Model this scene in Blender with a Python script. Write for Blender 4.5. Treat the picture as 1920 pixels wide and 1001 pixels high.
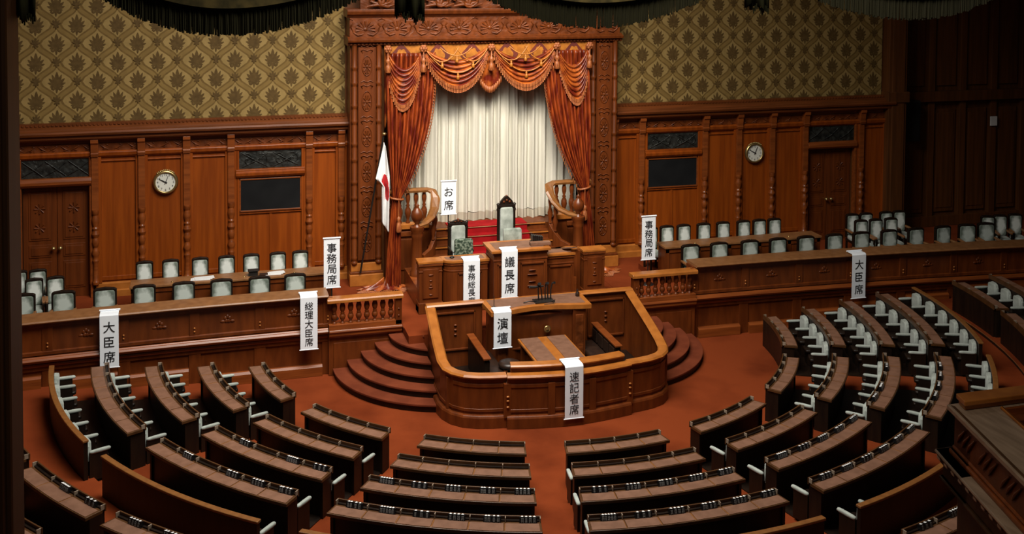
import bpy, bmesh, math, random
from math import sin, cos, pi, sqrt, radians, atan2, acos, asin, exp
from mathutils import Vector, Matrix
random.seed(7)
for o in list(bpy.data.objects): bpy.data.objects.remove(o, do_unlink=True)
sc = bpy.context.scene
COL = sc.collection
S = 1.15          # metres per drawing unit
FL = 0.08         # drawing height of the hall floor
def T(p): return Vector((p[0]*S, p[1]*S, (p[2]-FL)*S))

# ------------------------------------------------------------------ camera
cd = bpy.data.cameras.new('camera'); cam = bpy.data.objects.new('camera', cd); COL.objects.link(cam)
yaw, pit, rol = 0.27645609, 0.04328331, 0.00700411
fw = Vector((sin(yaw)*cos(pit), cos(yaw)*cos(pit), -sin(pit)))
rt = Vector((cos(yaw), -sin(yaw), 0)); up = rt.cross(fw)
r2 = cos(rol)*rt + sin(rol)*up; u2 = -sin(rol)*rt + cos(rol)*up
M = Matrix((r2, u2, -fw)).transposed().to_4x4()
M.translation = T((-6.84182077, -23.13638592, 9.33801156))
cam.matrix_world = M
cd.sensor_width = 36.0; cd.lens = 2036.3466644551072/1920*36
cd.shift_x = 0.0; cd.shift_y = -(500.5+10.606)/1920
cd.clip_start = 0.05; cd.clip_end = 200
sc.camera = cam
# ------------------------------------------------------------------ world, lights, exposure
w = bpy.data.worlds.new('dim_hall'); sc.world = w; w.use_nodes = True
w.node_tree.nodes['Background'].inputs[0].default_value = (1.0, 0.86, 0.7, 1)
w.node_tree.nodes['Background'].inputs[1].default_value = 0.022
def area(name, loc, size, size_y, power, col, target=None, spread=180):
    l = bpy.data.lights.new(name, 'AREA'); l.shape = 'RECTANGLE'; l.size = size*S; l.size_y = size_y*S
    l.energy = power; l.color = col; l.spread = radians(spread)
    o = bpy.data.objects.new(name, l); COL.objects.link(o); o.location = T(loc)
    d = (T(target)-T(loc)) if target else Vector((0, 0, -1))
    o.rotation_euler = d.to_track_quat('-Z', 'Y').to_euler()
    return o
area('skylight', (-3.2, -6.2, 13.5), 9, 6, 2250, (1.0, 0.95, 0.86), (-2.4, -1.2, 0), 125)
area('alcove_light', (-0.5, -3.5, 12.0), 4, 2, 230, (1.0, 0.90, 0.74), (0, 3.3, 4.0), 60)  # unseen area light aimed at the alcove curtains
area('gallery_fill', (-4.2, -17.6, 12.0), 2.5, 1.5, 150, (1.0, 0.88, 0.68), (-3.0, -15.2, 5), 150)  # added, unseen light that brightens the balcony and the swags
sc.view_settings.view_transform = 'Standard'
sc.view_settings.look = 'None'
sc.view_settings.gamma = 1.0
sc.view_settings.use_curve_mapping = False
sc.view_settings.exposure = 0.0

# ------------------------------------------------------------------ materials
def newmat(name):
    m = bpy.data.materials.new(name); m.use_nodes = True
    return m, m.node_tree, m.node_tree.nodes['Principled BSDF']
def setb(b, **k):
    for a, v in k.items():
        a = {'rough': 'Roughness', 'metal': 'Metallic', 'spec': 'Specular IOR Level', 'coat': 'Coat Weight',
             'sheen': 'Sheen Weight', 'base': 'Base Color'}[a]
        b.inputs[a].default_value = v
def c4(c): return (c[0], c[1], c[2], 1)
def srgb(r, g, b):
    f = lambda x: (x/255/12.92) if x/255 <= .04045 else ((x/255+.055)/1.055)**2.4
    return (f(r), f(g), f(b))
def noisy(name, ca, cb, scale=(1, 1, 1), nscale=4.0, detail=4, rough=.5, bump=0, bscale=None, lo=.35, hi=.65, coord='Object', voro=0, **k):
    m, nt, b = newmat(name); N = nt.nodes; L = nt.links
    tc = N.new('ShaderNodeTexCoord'); mp = N.new('ShaderNodeMapping'); mp.inputs['Scale'].default_value = scale
    L.new(tc.outputs[coord], mp.inputs[0])
    ns = N.new('ShaderNodeTexNoise'); ns.inputs['Scale'].default_value = nscale; ns.inputs['Detail'].default_value = detail
    L.new(mp.outputs[0], ns.inputs['Vector'])
    cr = N.new('ShaderNodeValToRGB'); cr.color_ramp.elements[0].position = lo; cr.color_ramp.elements[1].position = hi
    cr.color_ramp.elements[0].color = c4(ca); cr.color_ramp.elements[1].color = c4(cb)
    L.new(ns.outputs[0], cr.inputs[0]); L.new(cr.outputs[0], b.inputs['Base Color'])
    setb(b, rough=rough, **k)
    if bump:
        bp = N.new('ShaderNodeBump'); bp.inputs['Strength'].default_value = bump; bp.inputs['Distance'].default_value = .03
        if voro:
            vo = N.new('ShaderNodeTexVoronoi'); vo.inputs['Scale'].default_value = voro; vo.feature = 'SMOOTH_F1'
            n2 = N.new('ShaderNodeTexNoise'); n2.inputs['Scale'].default_value = voro*.6; n2.inputs['Distortion'].default_value = 1.5
            L.new(tc.outputs[coord], vo.inputs['Vector']); L.new(tc.outputs[coord], n2.inputs['Vector'])
            ad = N.new('ShaderNodeMath'); ad.operation = 'ADD'
            L.new(vo.outputs[0], ad.inputs[0]); L.new(n2.outputs[0], ad.inputs[1]); L.new(ad.outputs[0], bp.inputs['Height'])
        else:
            n2 = N.new('ShaderNodeTexNoise'); n2.inputs['Scale'].default_value = bscale or nscale*3; n2.inputs['Detail'].default_value = 3
            L.new(mp.outputs[0], n2.inputs['Vector']); L.new(n2.outputs[0], bp.inputs['Height'])
        L.new(bp.outputs[0], b.inputs['Normal'])
    return m
G = (6, 6, .35)       # grain stretched upwards
GX = (.5, 6, 6)
m_panel = noisy('panel_wood', (.180, .034, .0025), (.262, .054, .004), G, 1.6, 5, .38, spec=.4)
m_trim = noisy('trim_wood', (.150, .035, .007), (.235, .058, .011), GX, 2, 5, .33, spec=.5)
m_cornice = noisy('cornice_wood', (.098, .026, .006), (.150, .039, .009), GX, 2, 5, .36, spec=.4)
m_carve = noisy('carved_wood', (.090, .020, .003), (.160, .037, .006), (1, 1, 1), 5, 4, .45, bump=.6, voro=5.5, spec=.35)
m_throne = noisy('throne_wood', (.090, .020, .003), (.142, .032, .005), G, 1.6, 5, .42, spec=.35)
m_desk = noisy('desk_wood', (.088, .019, .0035), (.142, .032, .0055), (3, 3, .6), 2, 5, .36, spec=.4)
m_rail = noisy('rail_wood', (.300, .095, .016), (.400, .135, .024), (2, 2, 2), 2, 4, .3, spec=.5)
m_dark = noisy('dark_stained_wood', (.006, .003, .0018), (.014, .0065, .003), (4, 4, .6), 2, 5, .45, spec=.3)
m_pillar = noisy('pillar_wood', (.030, .012, .004), (.050, .020, .006), G, 1.5, 4, .5, spec=.2)
m_railing = noisy('ledge_dark_wood', (.055, .022, .007), (.085, .035, .011), (2, 2, 2), 3, 3, .35, spec=.5)
m_wall_dark = noisy('side_wall_wood', (.070, .024, .006), (.110, .036, .009), G, 1.5, 4, .5, spec=.25)
m_pad = noisy('leather_pad', (.155, .075, .045), (.200, .099, .061), (1, 1, 1), 6, 3, .55, spec=.3)
m_inlay = noisy('inlay_wood', (.165, .062, .015), (.215, .084, .020), (3, 3, 3), 3, 3, .4)
m_strip = noisy('strip_wood', (.190, .080, .028), (.250, .110, .040), (2, 2, 2), 3, 3, .35, spec=.5)
m_carpet = noisy('carpet_pile', (.105, .018, .005), (.195, .037, .010), (1, 1, 1), .55, 6, .95, lo=.30, hi=.56, bump=.15, bscale=90, spec=.05)
m_step = noisy('step_carpet', (.120, .027, .012), (.170, .040, .017), (1, 1, 1), 2, 6, .95, spec=.05)
m_red = noisy('red_carpet', (.20, .004, .006), (.28, .006, .008), (1, 1, 1), 3, 5, .8, spec=.1)
m_gold = noisy('paper_ground', (.185, .115, .034), (.225, .142, .043), (1, 1, 1), 3, 5, .7, spec=.2)
m_cell = noisy('paper_light', (.255, .170, .058), (.305, .205, .072), (1, 1, 1), 5, 5, .7, spec=.2)
m_band = noisy('paper_band', (.125, .074, .020), (.160, .096, .027), (1, 1, 1), 9, 5, .7, spec=.2)
m_motif = noisy('paper_motif', (.078, .045, .013), (.112, .066, .020), (1, 1, 1), 9, 5, .7, spec=.2)
m_velvet = noisy('sage_velvet', (.125, .150, .125), (.36, .41, .37), (1, 1, 1), 4.5, 4, .8, sheen=.2, spec=.2)
m_velvet2 = noisy('pale_sage_velvet', (.24, .27, .24), (.46, .50, .46), (1, 1, 1), 3.5, 4, .75, sheen=.2, spec=.2)
def paled(name, edge, mid):  # velvet that grows paler from its edge to the middle
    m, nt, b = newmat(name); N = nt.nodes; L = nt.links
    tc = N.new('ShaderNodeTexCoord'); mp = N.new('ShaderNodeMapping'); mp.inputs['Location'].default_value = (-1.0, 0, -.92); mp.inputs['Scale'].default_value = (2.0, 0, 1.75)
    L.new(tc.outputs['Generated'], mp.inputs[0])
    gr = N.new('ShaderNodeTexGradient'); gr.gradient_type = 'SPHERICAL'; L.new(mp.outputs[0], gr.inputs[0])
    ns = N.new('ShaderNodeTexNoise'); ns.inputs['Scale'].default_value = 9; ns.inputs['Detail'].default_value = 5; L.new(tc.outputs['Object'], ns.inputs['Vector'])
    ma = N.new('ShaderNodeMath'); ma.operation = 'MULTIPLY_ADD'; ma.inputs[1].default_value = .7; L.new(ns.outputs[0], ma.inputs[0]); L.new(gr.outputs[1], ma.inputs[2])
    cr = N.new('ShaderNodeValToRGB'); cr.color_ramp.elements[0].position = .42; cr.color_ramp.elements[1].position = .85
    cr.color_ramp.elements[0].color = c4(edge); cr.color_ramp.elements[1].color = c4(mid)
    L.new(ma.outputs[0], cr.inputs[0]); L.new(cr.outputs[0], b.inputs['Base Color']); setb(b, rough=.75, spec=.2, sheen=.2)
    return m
m_palemid = paled('pale_mid_sage_velvet', (.11, .135, .11), (.50, .55, .51))
m_palemid2 = paled('pale_mid_velvet', (.15, .18, .15), (.72, .76, .72))
m_green = noisy('green_damask', (.022, .040, .026), (.17, .21, .16), (1, 1, 1), 16, 3, .7, lo=.45, hi=.6, spec=.2)
m_white = noisy('white_cloth', (.78, .82, .88), (.84, .88, .93), (1, 1, 1), 3, 3, .7, spec=.2)
m_black = noisy('black_ink', (.004, .004, .006), (.008, .008, .01), (1, 1, 1), 3, 2, .6)
m_blackmetal = noisy('black_metal', (.008, .008, .008), (.015, .014, .013), (1, 1, 1), 3, 2, .35, spec=.5)
m_lacquer = noisy('black_lacquer', (.006, .006, .007), (.012, .012, .013), (1, 1, 1), 3, 2, .25, spec=.5)
m_mark = noisy('white_mark', (.85, .85, .85), (.9, .9, .9), (1, 1, 1), 3, 2, .5)
m_screen = noisy('screen_glass', (.008, .009, .010), (.011, .012, .013), (1, 1, 1), 2, 2, .3, spec=.4)
m_grille = noisy('bronze_grille', (.012, .013, .012), (.035, .036, .032), (1, 1, 1), 8, 4, .45, bump=.9, voro=7, metal=.3)
m_brass = noisy('brass', (.42, .30, .12), (.55, .40, .17), (1, 1, 1), 8, 3, .3, metal=.9)
m_dial = noisy('clock_dial', (.62, .62, .56), (.68, .68, .62), (1, 1, 1), 3, 2, .5)
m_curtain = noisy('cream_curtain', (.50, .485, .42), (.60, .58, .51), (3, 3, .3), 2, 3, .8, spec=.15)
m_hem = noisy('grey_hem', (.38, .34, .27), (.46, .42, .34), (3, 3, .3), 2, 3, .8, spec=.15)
m_copper = noisy('copper_satin', (.11, .010, .003), (.39, .092, .013), (1, 1, 1), 2.6, 5, .36, lo=.42, hi=.6, spec=.4)
m_copper2 = noisy('copper_brocade', (.085, .007, .003), (.29, .050, .008), (4, 4, .8), 2.2, 4, .34, lo=.38, hi=.66, spec=.5)
m_amber = noisy('amber_leaf', (.32, .105, .013), (.44, .16, .022), (1, 1, 1), 9, 3, .4, spec=.5)
m_maroon = noisy('maroon_lining', (.085, .010, .005), (.13, .016, .007), (1, 1, 1), 4, 3, .6)
m_fringe = noisy('copper_fringe', (.16, .030, .007), (.40, .13, .035), (14, 14, .6), 4, 3, .5)
m_greenv = noisy('dark_green_velvet', (.016, .017, .008), (.028, .029, .013), (3, 3, .6), 2, 4, .8, spec=.15)
m_greenf = noisy('dark_green_fringe', (.024, .024, .010), (.046, .042, .016), (40, 40, .4), 3, 3, .7, lo=.35, hi=.95)
m_oldgold = noisy('old_gold_band', (.06, .05, .018), (.16, .12, .04), (1, 1, 1), 9, 3, .6)
m_flagred = noisy('flag_red', (.40, .008, .012), (.45, .010, .014), (1, 1, 1), 3, 2, .7)
m_flagwhite = noisy('flag_white', (.74, .74, .74), (.80, .80, .80), (1, 1, 1), 3, 2, .7)
m_ledge = noisy('ledge_sheen', (.24, .165, .115), (.36, .255, .185), (7, 1, 7), 2, 5, .38, spec=.5)  # pale tone paints light reflecting off the polished wood
m_mark2 = noisy('reflected_mark', (.16, .16, .16), (.22, .22, .22), (1, 1, 1), 3, 2, .5)  # grey copy of the white marks, painting their dim reflection in the lacquer
m_divider = noisy('pale_divider', (.24, .18, .13), (.30, .23, .17), (1, 1, 1), 5, 3, .4)
m_paper = noisy('paper_white', (.62, .62, .62), (.7, .7, .7), (1, 1, 1), 3, 2, .7)
m_leather = noisy('dark_leather', (.018, .009, .006), (.030, .014, .008), (1, 1, 1), 5, 3, .4)

# ------------------------------------------------------------------ mesh builder
class MB:
    def __init__(s): s.v = []; s.f = []; s.m = []; s.sm = []
    def add(s, vs, fs, m=0, sm=False):
        o = len(s.v); s.v += [tuple(p) for p in vs]
        for f in fs: s.f.append([i+o for i in f]); s.m.append(m); s.sm.append(sm)
    def box(s, x0, x1, y0, y1, z0, z1, m=0):
        s.add([(x0, y0, z0), (x1, y0, z0), (x1, y1, z0), (x0, y1, z0), (x0, y0, z1), (x1, y0, z1), (x1, y1, z1), (x0, y1, z1)],
              [(0, 3, 2, 1), (4, 5, 6, 7), (0, 1, 5, 4), (1, 2, 6, 5), (2, 3, 7, 6), (3, 0, 4, 7)], m)
    def hexa(s, p, m=0):
        s.add(p, [(0, 3, 2, 1), (4, 5, 6, 7), (0, 1, 5, 4), (1, 2, 6, 5), (2, 3, 7, 6), (3, 0, 4, 7)], m)
    def prism(s, poly, z0, z1, m=0, sm=False):
        n = len(poly)
        s.add([(x, y, z0) for x, y in poly]+[(x, y, z1) for x, y in poly],
              [tuple(range(n))[::-1], tuple(range(n, 2*n))], m)
        o = len(s.v)-2*n
        for i in range(n):
            j = (i+1) % n
            s.f.append([o+i, o+j, o+n+j, o+n+i]); s.m.append(m); s.sm.append(sm)
    def prism_xz(s, poly, y0, y1, m=0):      # outline in x,z pushed along y
        n = len(poly)
        s.add([(x, y0, z) for x, z in poly]+[(x, y1, z) for x, z in poly],
              [tuple(range(n)), tuple(range(n, 2*n))[::-1]]+[(i, n+i, n+(i+1) % n, (i+1) % n) for i in range(n)], m)
    def prism_yz(s, poly, x0, x1, m=0):
        n = len(poly)
        s.add([(x0, y, z) for y, z in poly]+[(x1, y, z) for y, z in poly],
              [tuple(range(n))[::-1], tuple(range(n, 2*n))]+[(i, (i+1) % n, n+(i+1) % n, n+i) for i in range(n)], m)
    def lathe(s, cx, cy, prof, n=14, m=0, a0=0, a1=2*pi, sm=True):
        full = abs(a1-a0-2*pi) < 1e-6; k = n if full else n+1
        vs = [(cx+r*cos(a0+(a1-a0)*i/n), cy+r*sin(a0+(a1-a0)*i/n), z) for r, z in prof for i in range(k)]
        fs = []
        for j in range(len(prof)-1):
            for i in range(n):
                a = j*k+i; b = j*k+(i+1) % k
                fs.append((a, b, b+k, a+k))
        s.add(vs, fs, m, sm)
        if full:
            if prof[0][0] > 1e-4: s.add([(cx+prof[0][0]*cos(2*pi*i/n), cy+prof[0][0]*sin(2*pi*i/n), prof[0][1]) for i in range(n)], [tuple(range(n))[::-1]], m)
            if prof[-1][0] > 1e-4: s.add([(cx+prof[-1][0]*cos(2*pi*i/n), cy+prof[-1][0]*sin(2*pi*i/n), prof[-1][1]) for i in range(n)], [tuple(range(n))], m)
    def tube(s, path, r, n=8, m=0):
        P = [Vector(p) for p in path]; rs = r if isinstance(r, (list, tuple)) else [r]*len(P)
        vs = []
        for i, p in enumerate(P):
            t = (P[min(i+1, len(P)-1)]-P[max(i-1, 0)]).normalized()
            a = Vector((0, 0, 1)) if abs(t.z) < .9 else Vector((0, 1, 0))
            u = t.cross(a).normalized(); v = u.cross(t)
            vs += [tuple(p+rs[i]*(cos(2*pi*k/n)*u+sin(2*pi*k/n)*v)) for k in range(n)]
        fs = [(j*n+k, j*n+(k+1) % n, (j+1)*n+(k+1) % n, (j+1)*n+k) for j in range(len(P)-1) for k in range(n)]
        s.add(vs, fs, m, True)
        s.add(vs[:n], [tuple(range(n))[::-1]], m); s.add(vs[-n:], [tuple(range(n))], m)
    def sweep(s, path, prof, m=0, closed=False, sm=False):   # prof: (offset to the left of travel, dz); path: (x,y,z)
        n = len(path); k = len(prof); vs = []
        for i, p in enumerate(path):
            a = path[max(i-1, 0)]; b = path[min(i+1, n-1)]
            dx, dy = b[0]-a[0], b[1]-a[1]; l = sqrt(dx*dx+dy*dy) or 1
            nx, ny = -dy/l, dx/l
            vs += [(p[0]+o*nx, p[1]+o*ny, p[2]+z) for o, z in prof]
        fs = [(i*k+j, i*k+(j+1) % k, (i+1)*k+(j+1) % k, (i+1)*k+j) for i in range(n-1) for j in range(k)]
        s.add(vs, fs, m, sm)
        s.add(vs[:k], [tuple(range(k))[::-1]], m); s.add(vs[-k:], [tuple(range(k))], m)
    def wall(s, path, z0, t, m=0, off=0.0):   # upright band under path (x,y,ztop), thickness t, foot at z0
        n = len(path); vs = []
        for i, p in enumerate(path):
            a = path[max(i-1, 0)]; b = path[min(i+1, n-1)]
            dx, dy = b[0]-a[0], b[1]-a[1]; l = sqrt(dx*dx+dy*dy) or 1
            nx, ny = -dy/l, dx/l
            for o in (off-t/2, off+t/2):
                vs += [(p[0]+o*nx, p[1]+o*ny, z0), (p[0]+o*nx, p[1]+o*ny, p[2])]
        fs = []
        for i in range(n-1):
            a = i*4; b = a+4
            fs += [(a, a+1, b+1, b), (a+2, b+2, b+3, a+3), (a+1, a+3, b+3, b+1), (a, b, b+2, a+2)]
        fs += [(0, 2, 3, 1), (4*n-4, 4*n-3, 4*n-1, 4*n-2)]
        s.add(vs, fs, m)
    def grid(s, fn, nu, nv, m=0, sm=True):
        vs = [fn(i/nu, j/nv) for j in range(nv+1) for i in range(nu+1)]
        fs = [(j*(nu+1)+i, j*(nu+1)+i+1, (j+1)*(nu+1)+i+1, (j+1)*(nu+1)+i) for j in range(nv) for i in range(nu)]
        o = len(s.f); s.add(vs, fs, m, sm)
        return o
    def cushion(s, c, d, e=.35, m=0, n=16, k=8):    # super-ellipsoid: half sizes d, roundness e
        f = lambda x, p: (abs(x)**p)*(1 if x >= 0 else -1)
        vs = []
        for j in range(k+1):
            t = -pi/2+pi*j/k
            for i in range(n):
                a = 2*pi*i/n
                vs.append((c[0]+d[0]*f(cos(t), e)*f(cos(a), e), c[1]+d[1]*f(cos(t), e)*f(sin(a), e), c[2]+d[2]*f(sin(t), e)))
        fs = [(j*n+i, j*n+(i+1) % n, (j+1)*n+(i+1) % n, (j+1)*n+i) for j in range(k) for i in range(n)]
        s.add(vs, fs, m, True)
    def build(s, name, mats, parent=None, origin=None, bevel=0, solid=0, kind=None):
        if not isinstance(mats, (list, tuple)): mats = [mats]
        o = origin if origin is not None else (ORI.get(parent.name, (0, 0, FL)) if parent else (0, 0, FL))
        me = bpy.data.meshes.new(name)
        me.from_pydata([((x-o[0])*S, (y-o[1])*S, (z-o[2])*S) for x, y, z in s.v], [], s.f)
        for mm in mats: me.materials.append(mm)
        me.polygons.foreach_set('material_index', s.m); me.polygons.foreach_set('use_smooth', s.sm)
        me.update(); me.validate()
        ob = bpy.data.objects.new(name, me); COL.objects.link(ob)
        ORI[ob.name] = o
        if parent: ob.parent = parent
        else: ob.location = T(o)
        if bevel:
            b = ob.modifiers.new('bevel', 'BEVEL'); b.width = bevel*S; b.segments = 2; b.limit_method = 'ANGLE'; b.angle_limit = radians(40)
        if solid:
            b = ob.modifiers.new('solid', 'SOLIDIFY'); b.thickness = solid*S; b.offset = 0
        if kind: ob['kind'] = kind
        return ob
ORI = {}
def tag(o, label, cat, group=None):
    o['label'] = label; o['category'] = cat
    if group: o['group'] = group
    return o
def thing(name, label, cat, loc=(0, 0, FL), rz=0, group=None):
    o = bpy.data.objects.new(name, None); COL.objects.link(o); o.empty_display_size = .1
    o.location = T(loc); o.rotation_euler = (0, 0, rz); ORI[o.name] = loc
    return tag(o, label, cat, group)
def struct(o): o['kind'] = 'structure'; return o
def sroot(name, loc=(0, 0, FL)):
    o = bpy.data.objects.new(name, None); COL.objects.link(o); o.location = T(loc); ORI[o.name] = loc
    return struct(o)
def dup(root, loc, rz, label, group=None):
    r = root.copy(); COL.objects.link(r); r.location = T(loc); r.rotation_euler = (0, 0, rz)
    ORI[r.name] = loc; r['label'] = label
    if group: r['group'] = group
    for ch in root.children:
        c = ch.copy(); COL.objects.link(c); c.parent = r
        for g in ch.children:
            d = g.copy(); COL.objects.link(d); d.parent = c
    return r
ORD = ['first', 'second', 'third', 'fourth', 'fifth', 'sixth', 'seventh', 'eighth', 'ninth', 'tenth', 'eleventh', 'twelfth', 'thirteenth']
def arcpts(cx, cy, r, a0, a1, n): return [(cx+r*cos(a0+(a1-a0)*i/n), cy+r*sin(a0+(a1-a0)*i/n)) for i in range(n+1)]
_glyph = {}
def glyphs(ch):
    """flat outline mesh of one written character, centred, about one unit high (built-in font)"""
    if ch not in _glyph:
        cu = bpy.data.curves.new('glyph', 'FONT'); cu.body = ch; cu.size = 1.0; cu.offset = .005; cu.resolution_u = 3
        ob = bpy.data.objects.new('glyph', cu); COL.objects.link(ob)
        bpy.context.view_layer.update()
        me = bpy.data.meshes.new_from_object(ob.evaluated_get(bpy.context.evaluated_depsgraph_get()))
        vs = [tuple(v.co) for v in me.vertices]; fs = [tuple(p.vertices) for p in me.polygons]
        if vs:
            xs = [v[0] for v in vs]; ys = [v[1] for v in vs]; ox = (min(xs)+max(xs))/2; oy = (min(ys)+max(ys))/2
            vs = [(x-ox, y-oy) for x, y, z in vs]
        bpy.data.objects.remove(ob, do_unlink=True); bpy.data.curves.remove(cu); bpy.data.meshes.remove(me)
        _glyph[ch] = (vs, fs)
    return _glyph[ch]
# ================================================================== THE SETTING
A1, A2, A3 = 0.2144, 0.6438, 1.0799
HW, R1, DD = 0.3378, 6.0541, 0.3171
FY = -0.69                     # where the desk rows end short of the front platform
def aisle(i): return (1 if i > 0 else -1)*[A1, A2, A3][abs(i)-1]
SEC = {'C': (-1, 1), 'CL': (-2, -1), 'DL': (-3, -2), 'D': (1, 2), 'E': (2, 3), 'F': (3, None), 'EL': (None, -3)}
def sector(sec, r, gap=HW):
    a, b = SEC[sec]
    lo = aisle(a)+asin(gap/r) if a else -acos(-FY/r)
    hi = aisle(b)-asin(gap/r) if b else acos(-FY/r)
    return lo, hi
def pol(r, a, z): return (r*sin(a), -r*cos(a), z)
def rowz(k): return FL+.0975*(k-1)

# ---- floor: flat well plus terraces rising row by row
b = MB()
b.box(-19, 19, -26, 5, FL-.3, FL, 0)
N = 72
for k in range(2, 12):
    r0 = R1+(k-1)-DD-.10; r1 = 22
    z0, z1 = rowz(k-1), rowz(k)
    a0, a1 = radians(-102), radians(102)
    vs = []; fs = []
    for i in range(N+1):
        a = a0+(a1-a0)*i/N
        rr = r0+1.0 if k < 11 else r1
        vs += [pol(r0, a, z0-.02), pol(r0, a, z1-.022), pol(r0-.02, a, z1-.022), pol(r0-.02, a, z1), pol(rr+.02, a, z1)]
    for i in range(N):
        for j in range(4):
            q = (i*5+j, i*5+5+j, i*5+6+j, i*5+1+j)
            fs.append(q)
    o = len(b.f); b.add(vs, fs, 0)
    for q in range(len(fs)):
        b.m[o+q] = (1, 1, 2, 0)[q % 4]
fl = b.build('floor', [m_carpet, m_dark, m_strip]); struct(fl)

# ---- raised platform along the front wall, with the speaker's stage in its middle
PZ = 1.08
b = MB()
b.box(-18, -2.7, .26, 4.6, FL-.05, PZ, 0); b.box(2.7, 18, .26, 4.6, FL-.05, PZ, 0)
b.box(-2.7, 2.7, -.70, 4.6, FL-.05, PZ-.005, 0)
pf = b.build('floor.platform', [m_carpet]); pf.name = 'floor_platform'; struct(pf)
# president's stage behind his desk
b = MB(); b.box(-2.2, 2.2, .9, 3.66, PZ, 1.55, 0)
ps = b.build('floor_stage', [m_trim]); struct(ps)

# ---- round carpeted steps at both sides of the rostrum
def steps(sg, lab):
    t = thing('curved_steps', lab, 'steps', (sg*1.77, 0, FL))
    for k in range(6):
        r = 2.41-.30*k; z0 = FL if k == 0 else FL+.165*k; z1 = FL+.165*(k+1)
        e = acos(.58/r)
        aa = (radians(165), pi+e) if sg < 0 else (-e, radians(15))
        pts = arcpts(sg*1.77, 0, r, aa[0], aa[1], 40)
        yi = max(pts[0][1], pts[-1][1])
        inner = [(sg*2.35, yi)] if True else []
        bb = MB(); bb.prism(pts+inner, z0, z1-.05, 0)
        p2 = arcpts(sg*1.77, 0, r+.035, aa[0], aa[1], 40)
        bb.prism(p2+inner, z1-.05, z1, 1)
        bb.build('step', [m_dark, m_step], t, bevel=.012)
    return t
steps(-1, 'half-round flight of carpeted steps left of the central rostrum')
steps(1, 'half-round flight of carpeted steps right of the central rostrum')

# ---- back wall
WY = 3.66
wb = sroot('wall_back', (0, WY, FL))
b = MB()
for p, q in ((-14, -10.92), (-9.41, 9.41), (10.92, 11.9)): b.box(p, q, WY+.12, WY+.35, FL, 12, 0)
for p, q in ((-10.92, -9.41), (9.41, 10.92)): b.box(p, q, WY+.12, WY+.35, 4.38, 12, 0); b.box(p, q, WY+.12, WY+.35, FL, PZ-.01, 0)
b.build('wall_core', [m_wall_dark], wb)
# wallpaper, one sheet each side, printed pattern lying in the sheet
H, VV = .887, .885
def leaf(px, pz, ang, ln, wd):
    c, s = cos(ang), sin(ang)
    prof = [(0, 0), (.18, .62), (.45, 1), (.72, .8), (.9, .42), (1, 0), (.9, -.42), (.72, -.8), (.45, -1), (.18, -.62)]
    return [(px+c*ln*u-s*wd*v, pz+s*ln*u+c*wd*v) for u, v in prof]
def wallpaper(name, x0, x1, z0, z1, OX, OZ):
    bb = MB(); y = WY+.10
    bb.add([(x0, y, z0), (x1, y, z0), (x1, y, z1), (x0, y, z1)], [(0, 1, 2, 3)], 0)
    def poly(P, m, dy):
        if min(p[0] for p in P) < x0 or max(p[0] for p in P) > x1 or min(p[1] for p in P) < z0 or max(p[1] for p in P) > z1:
            P = [(min(max(a, x0), x1), min(max(c, z0), z1)) for a, c in P]
            if max(p[0] for p in P)-min(p[0] for p in P) < .004 or max(p[1] for p in P)-min(p[1] for p in P) < .004: return
        bb.add([(a, y-dy, c) for a, c in P], [tuple(range(len(P)))], m)
    i0, i1 = int((x0-OX)/H)-2, int((x1-OX)/H)+2
    j0, j1 = int((z0-OZ)/VV)-2, int((z1-OZ)/VV)+1
    for i in range(2*i0, 2*i1):
        cx = i*H/2+OX
        for j in range(j0, j1+1):
            cz = j*VV+(VV/2 if i % 2 else 0)+OZ
            if cx < x0-.2 or cx > x1+.2 or cz > z1+.4 or cz < z0-.4: continue
            for kk, (q, m_) in enumerate(((.86, 1), (.74, 3))):       # ogee cell: shaded edge, then light field
                P = []
                for t in range(25):
                    a = 2*pi*t/24
                    zz = q*VV/2*sin(a)*1.0
                    hw = q*(.25+.25*cos(2*pi*(zz/q)/VV))*H*.96+.012*(1 if abs(cos(a)) > .01 else 0)
                    P.append((cx+(hw if cos(a) >= 0 else -hw), cz+zz))
                poly(P, m_, .001+.0012*kk)
            bz = cz-.13; dk = [.004]
            def lf_(P):
                dk[0] += .0007; poly(P, 2, dk[0])
            for a, l, wd in ((90, .33, .046), (68, .285, .036), (112, .285, .036), (45, .245, .036), (135, .245, .036), (20, .205, .033), (160, .205, .033), (-8, .15, .026), (188, .15, .026)):
                lf_(leaf(cx, bz+.04, radians(a), l, wd))
            for sx in (-1, 1):
                lf_(leaf(cx, bz+.03, radians(-90+sx*42), .13, .026))
                lf_(leaf(cx+sx*.085, bz-.06, radians(90+sx*-20), .08, .024))
            lf_(leaf(cx, bz+.02, radians(-90), .15, .024))
            # small crowns where the bands meet
            qx, qz = cx, cz+VV/2
            for a, l in ((90, .15), (55, .13), (125, .13), (20, .115), (160, .115), (-90, .11), (-50, .09), (-130, .09)):
                lf_(leaf(qx, qz, radians(a), l, .022))
    bb.build('wallpaper', [m_gold, m_band, m_motif, m_cell], wb)
wallpaper('wallpaper', -13.0, -3.5, 5.0, 9.2, -8.795, 6.60)
wallpaper('wallpaper', 3.48, 11.80, 5.0, 9.2, 4.865, 6.96)
COLX = [4.385, 6.24, 7.26, 8.28, 9.31, 11.10]
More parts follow.
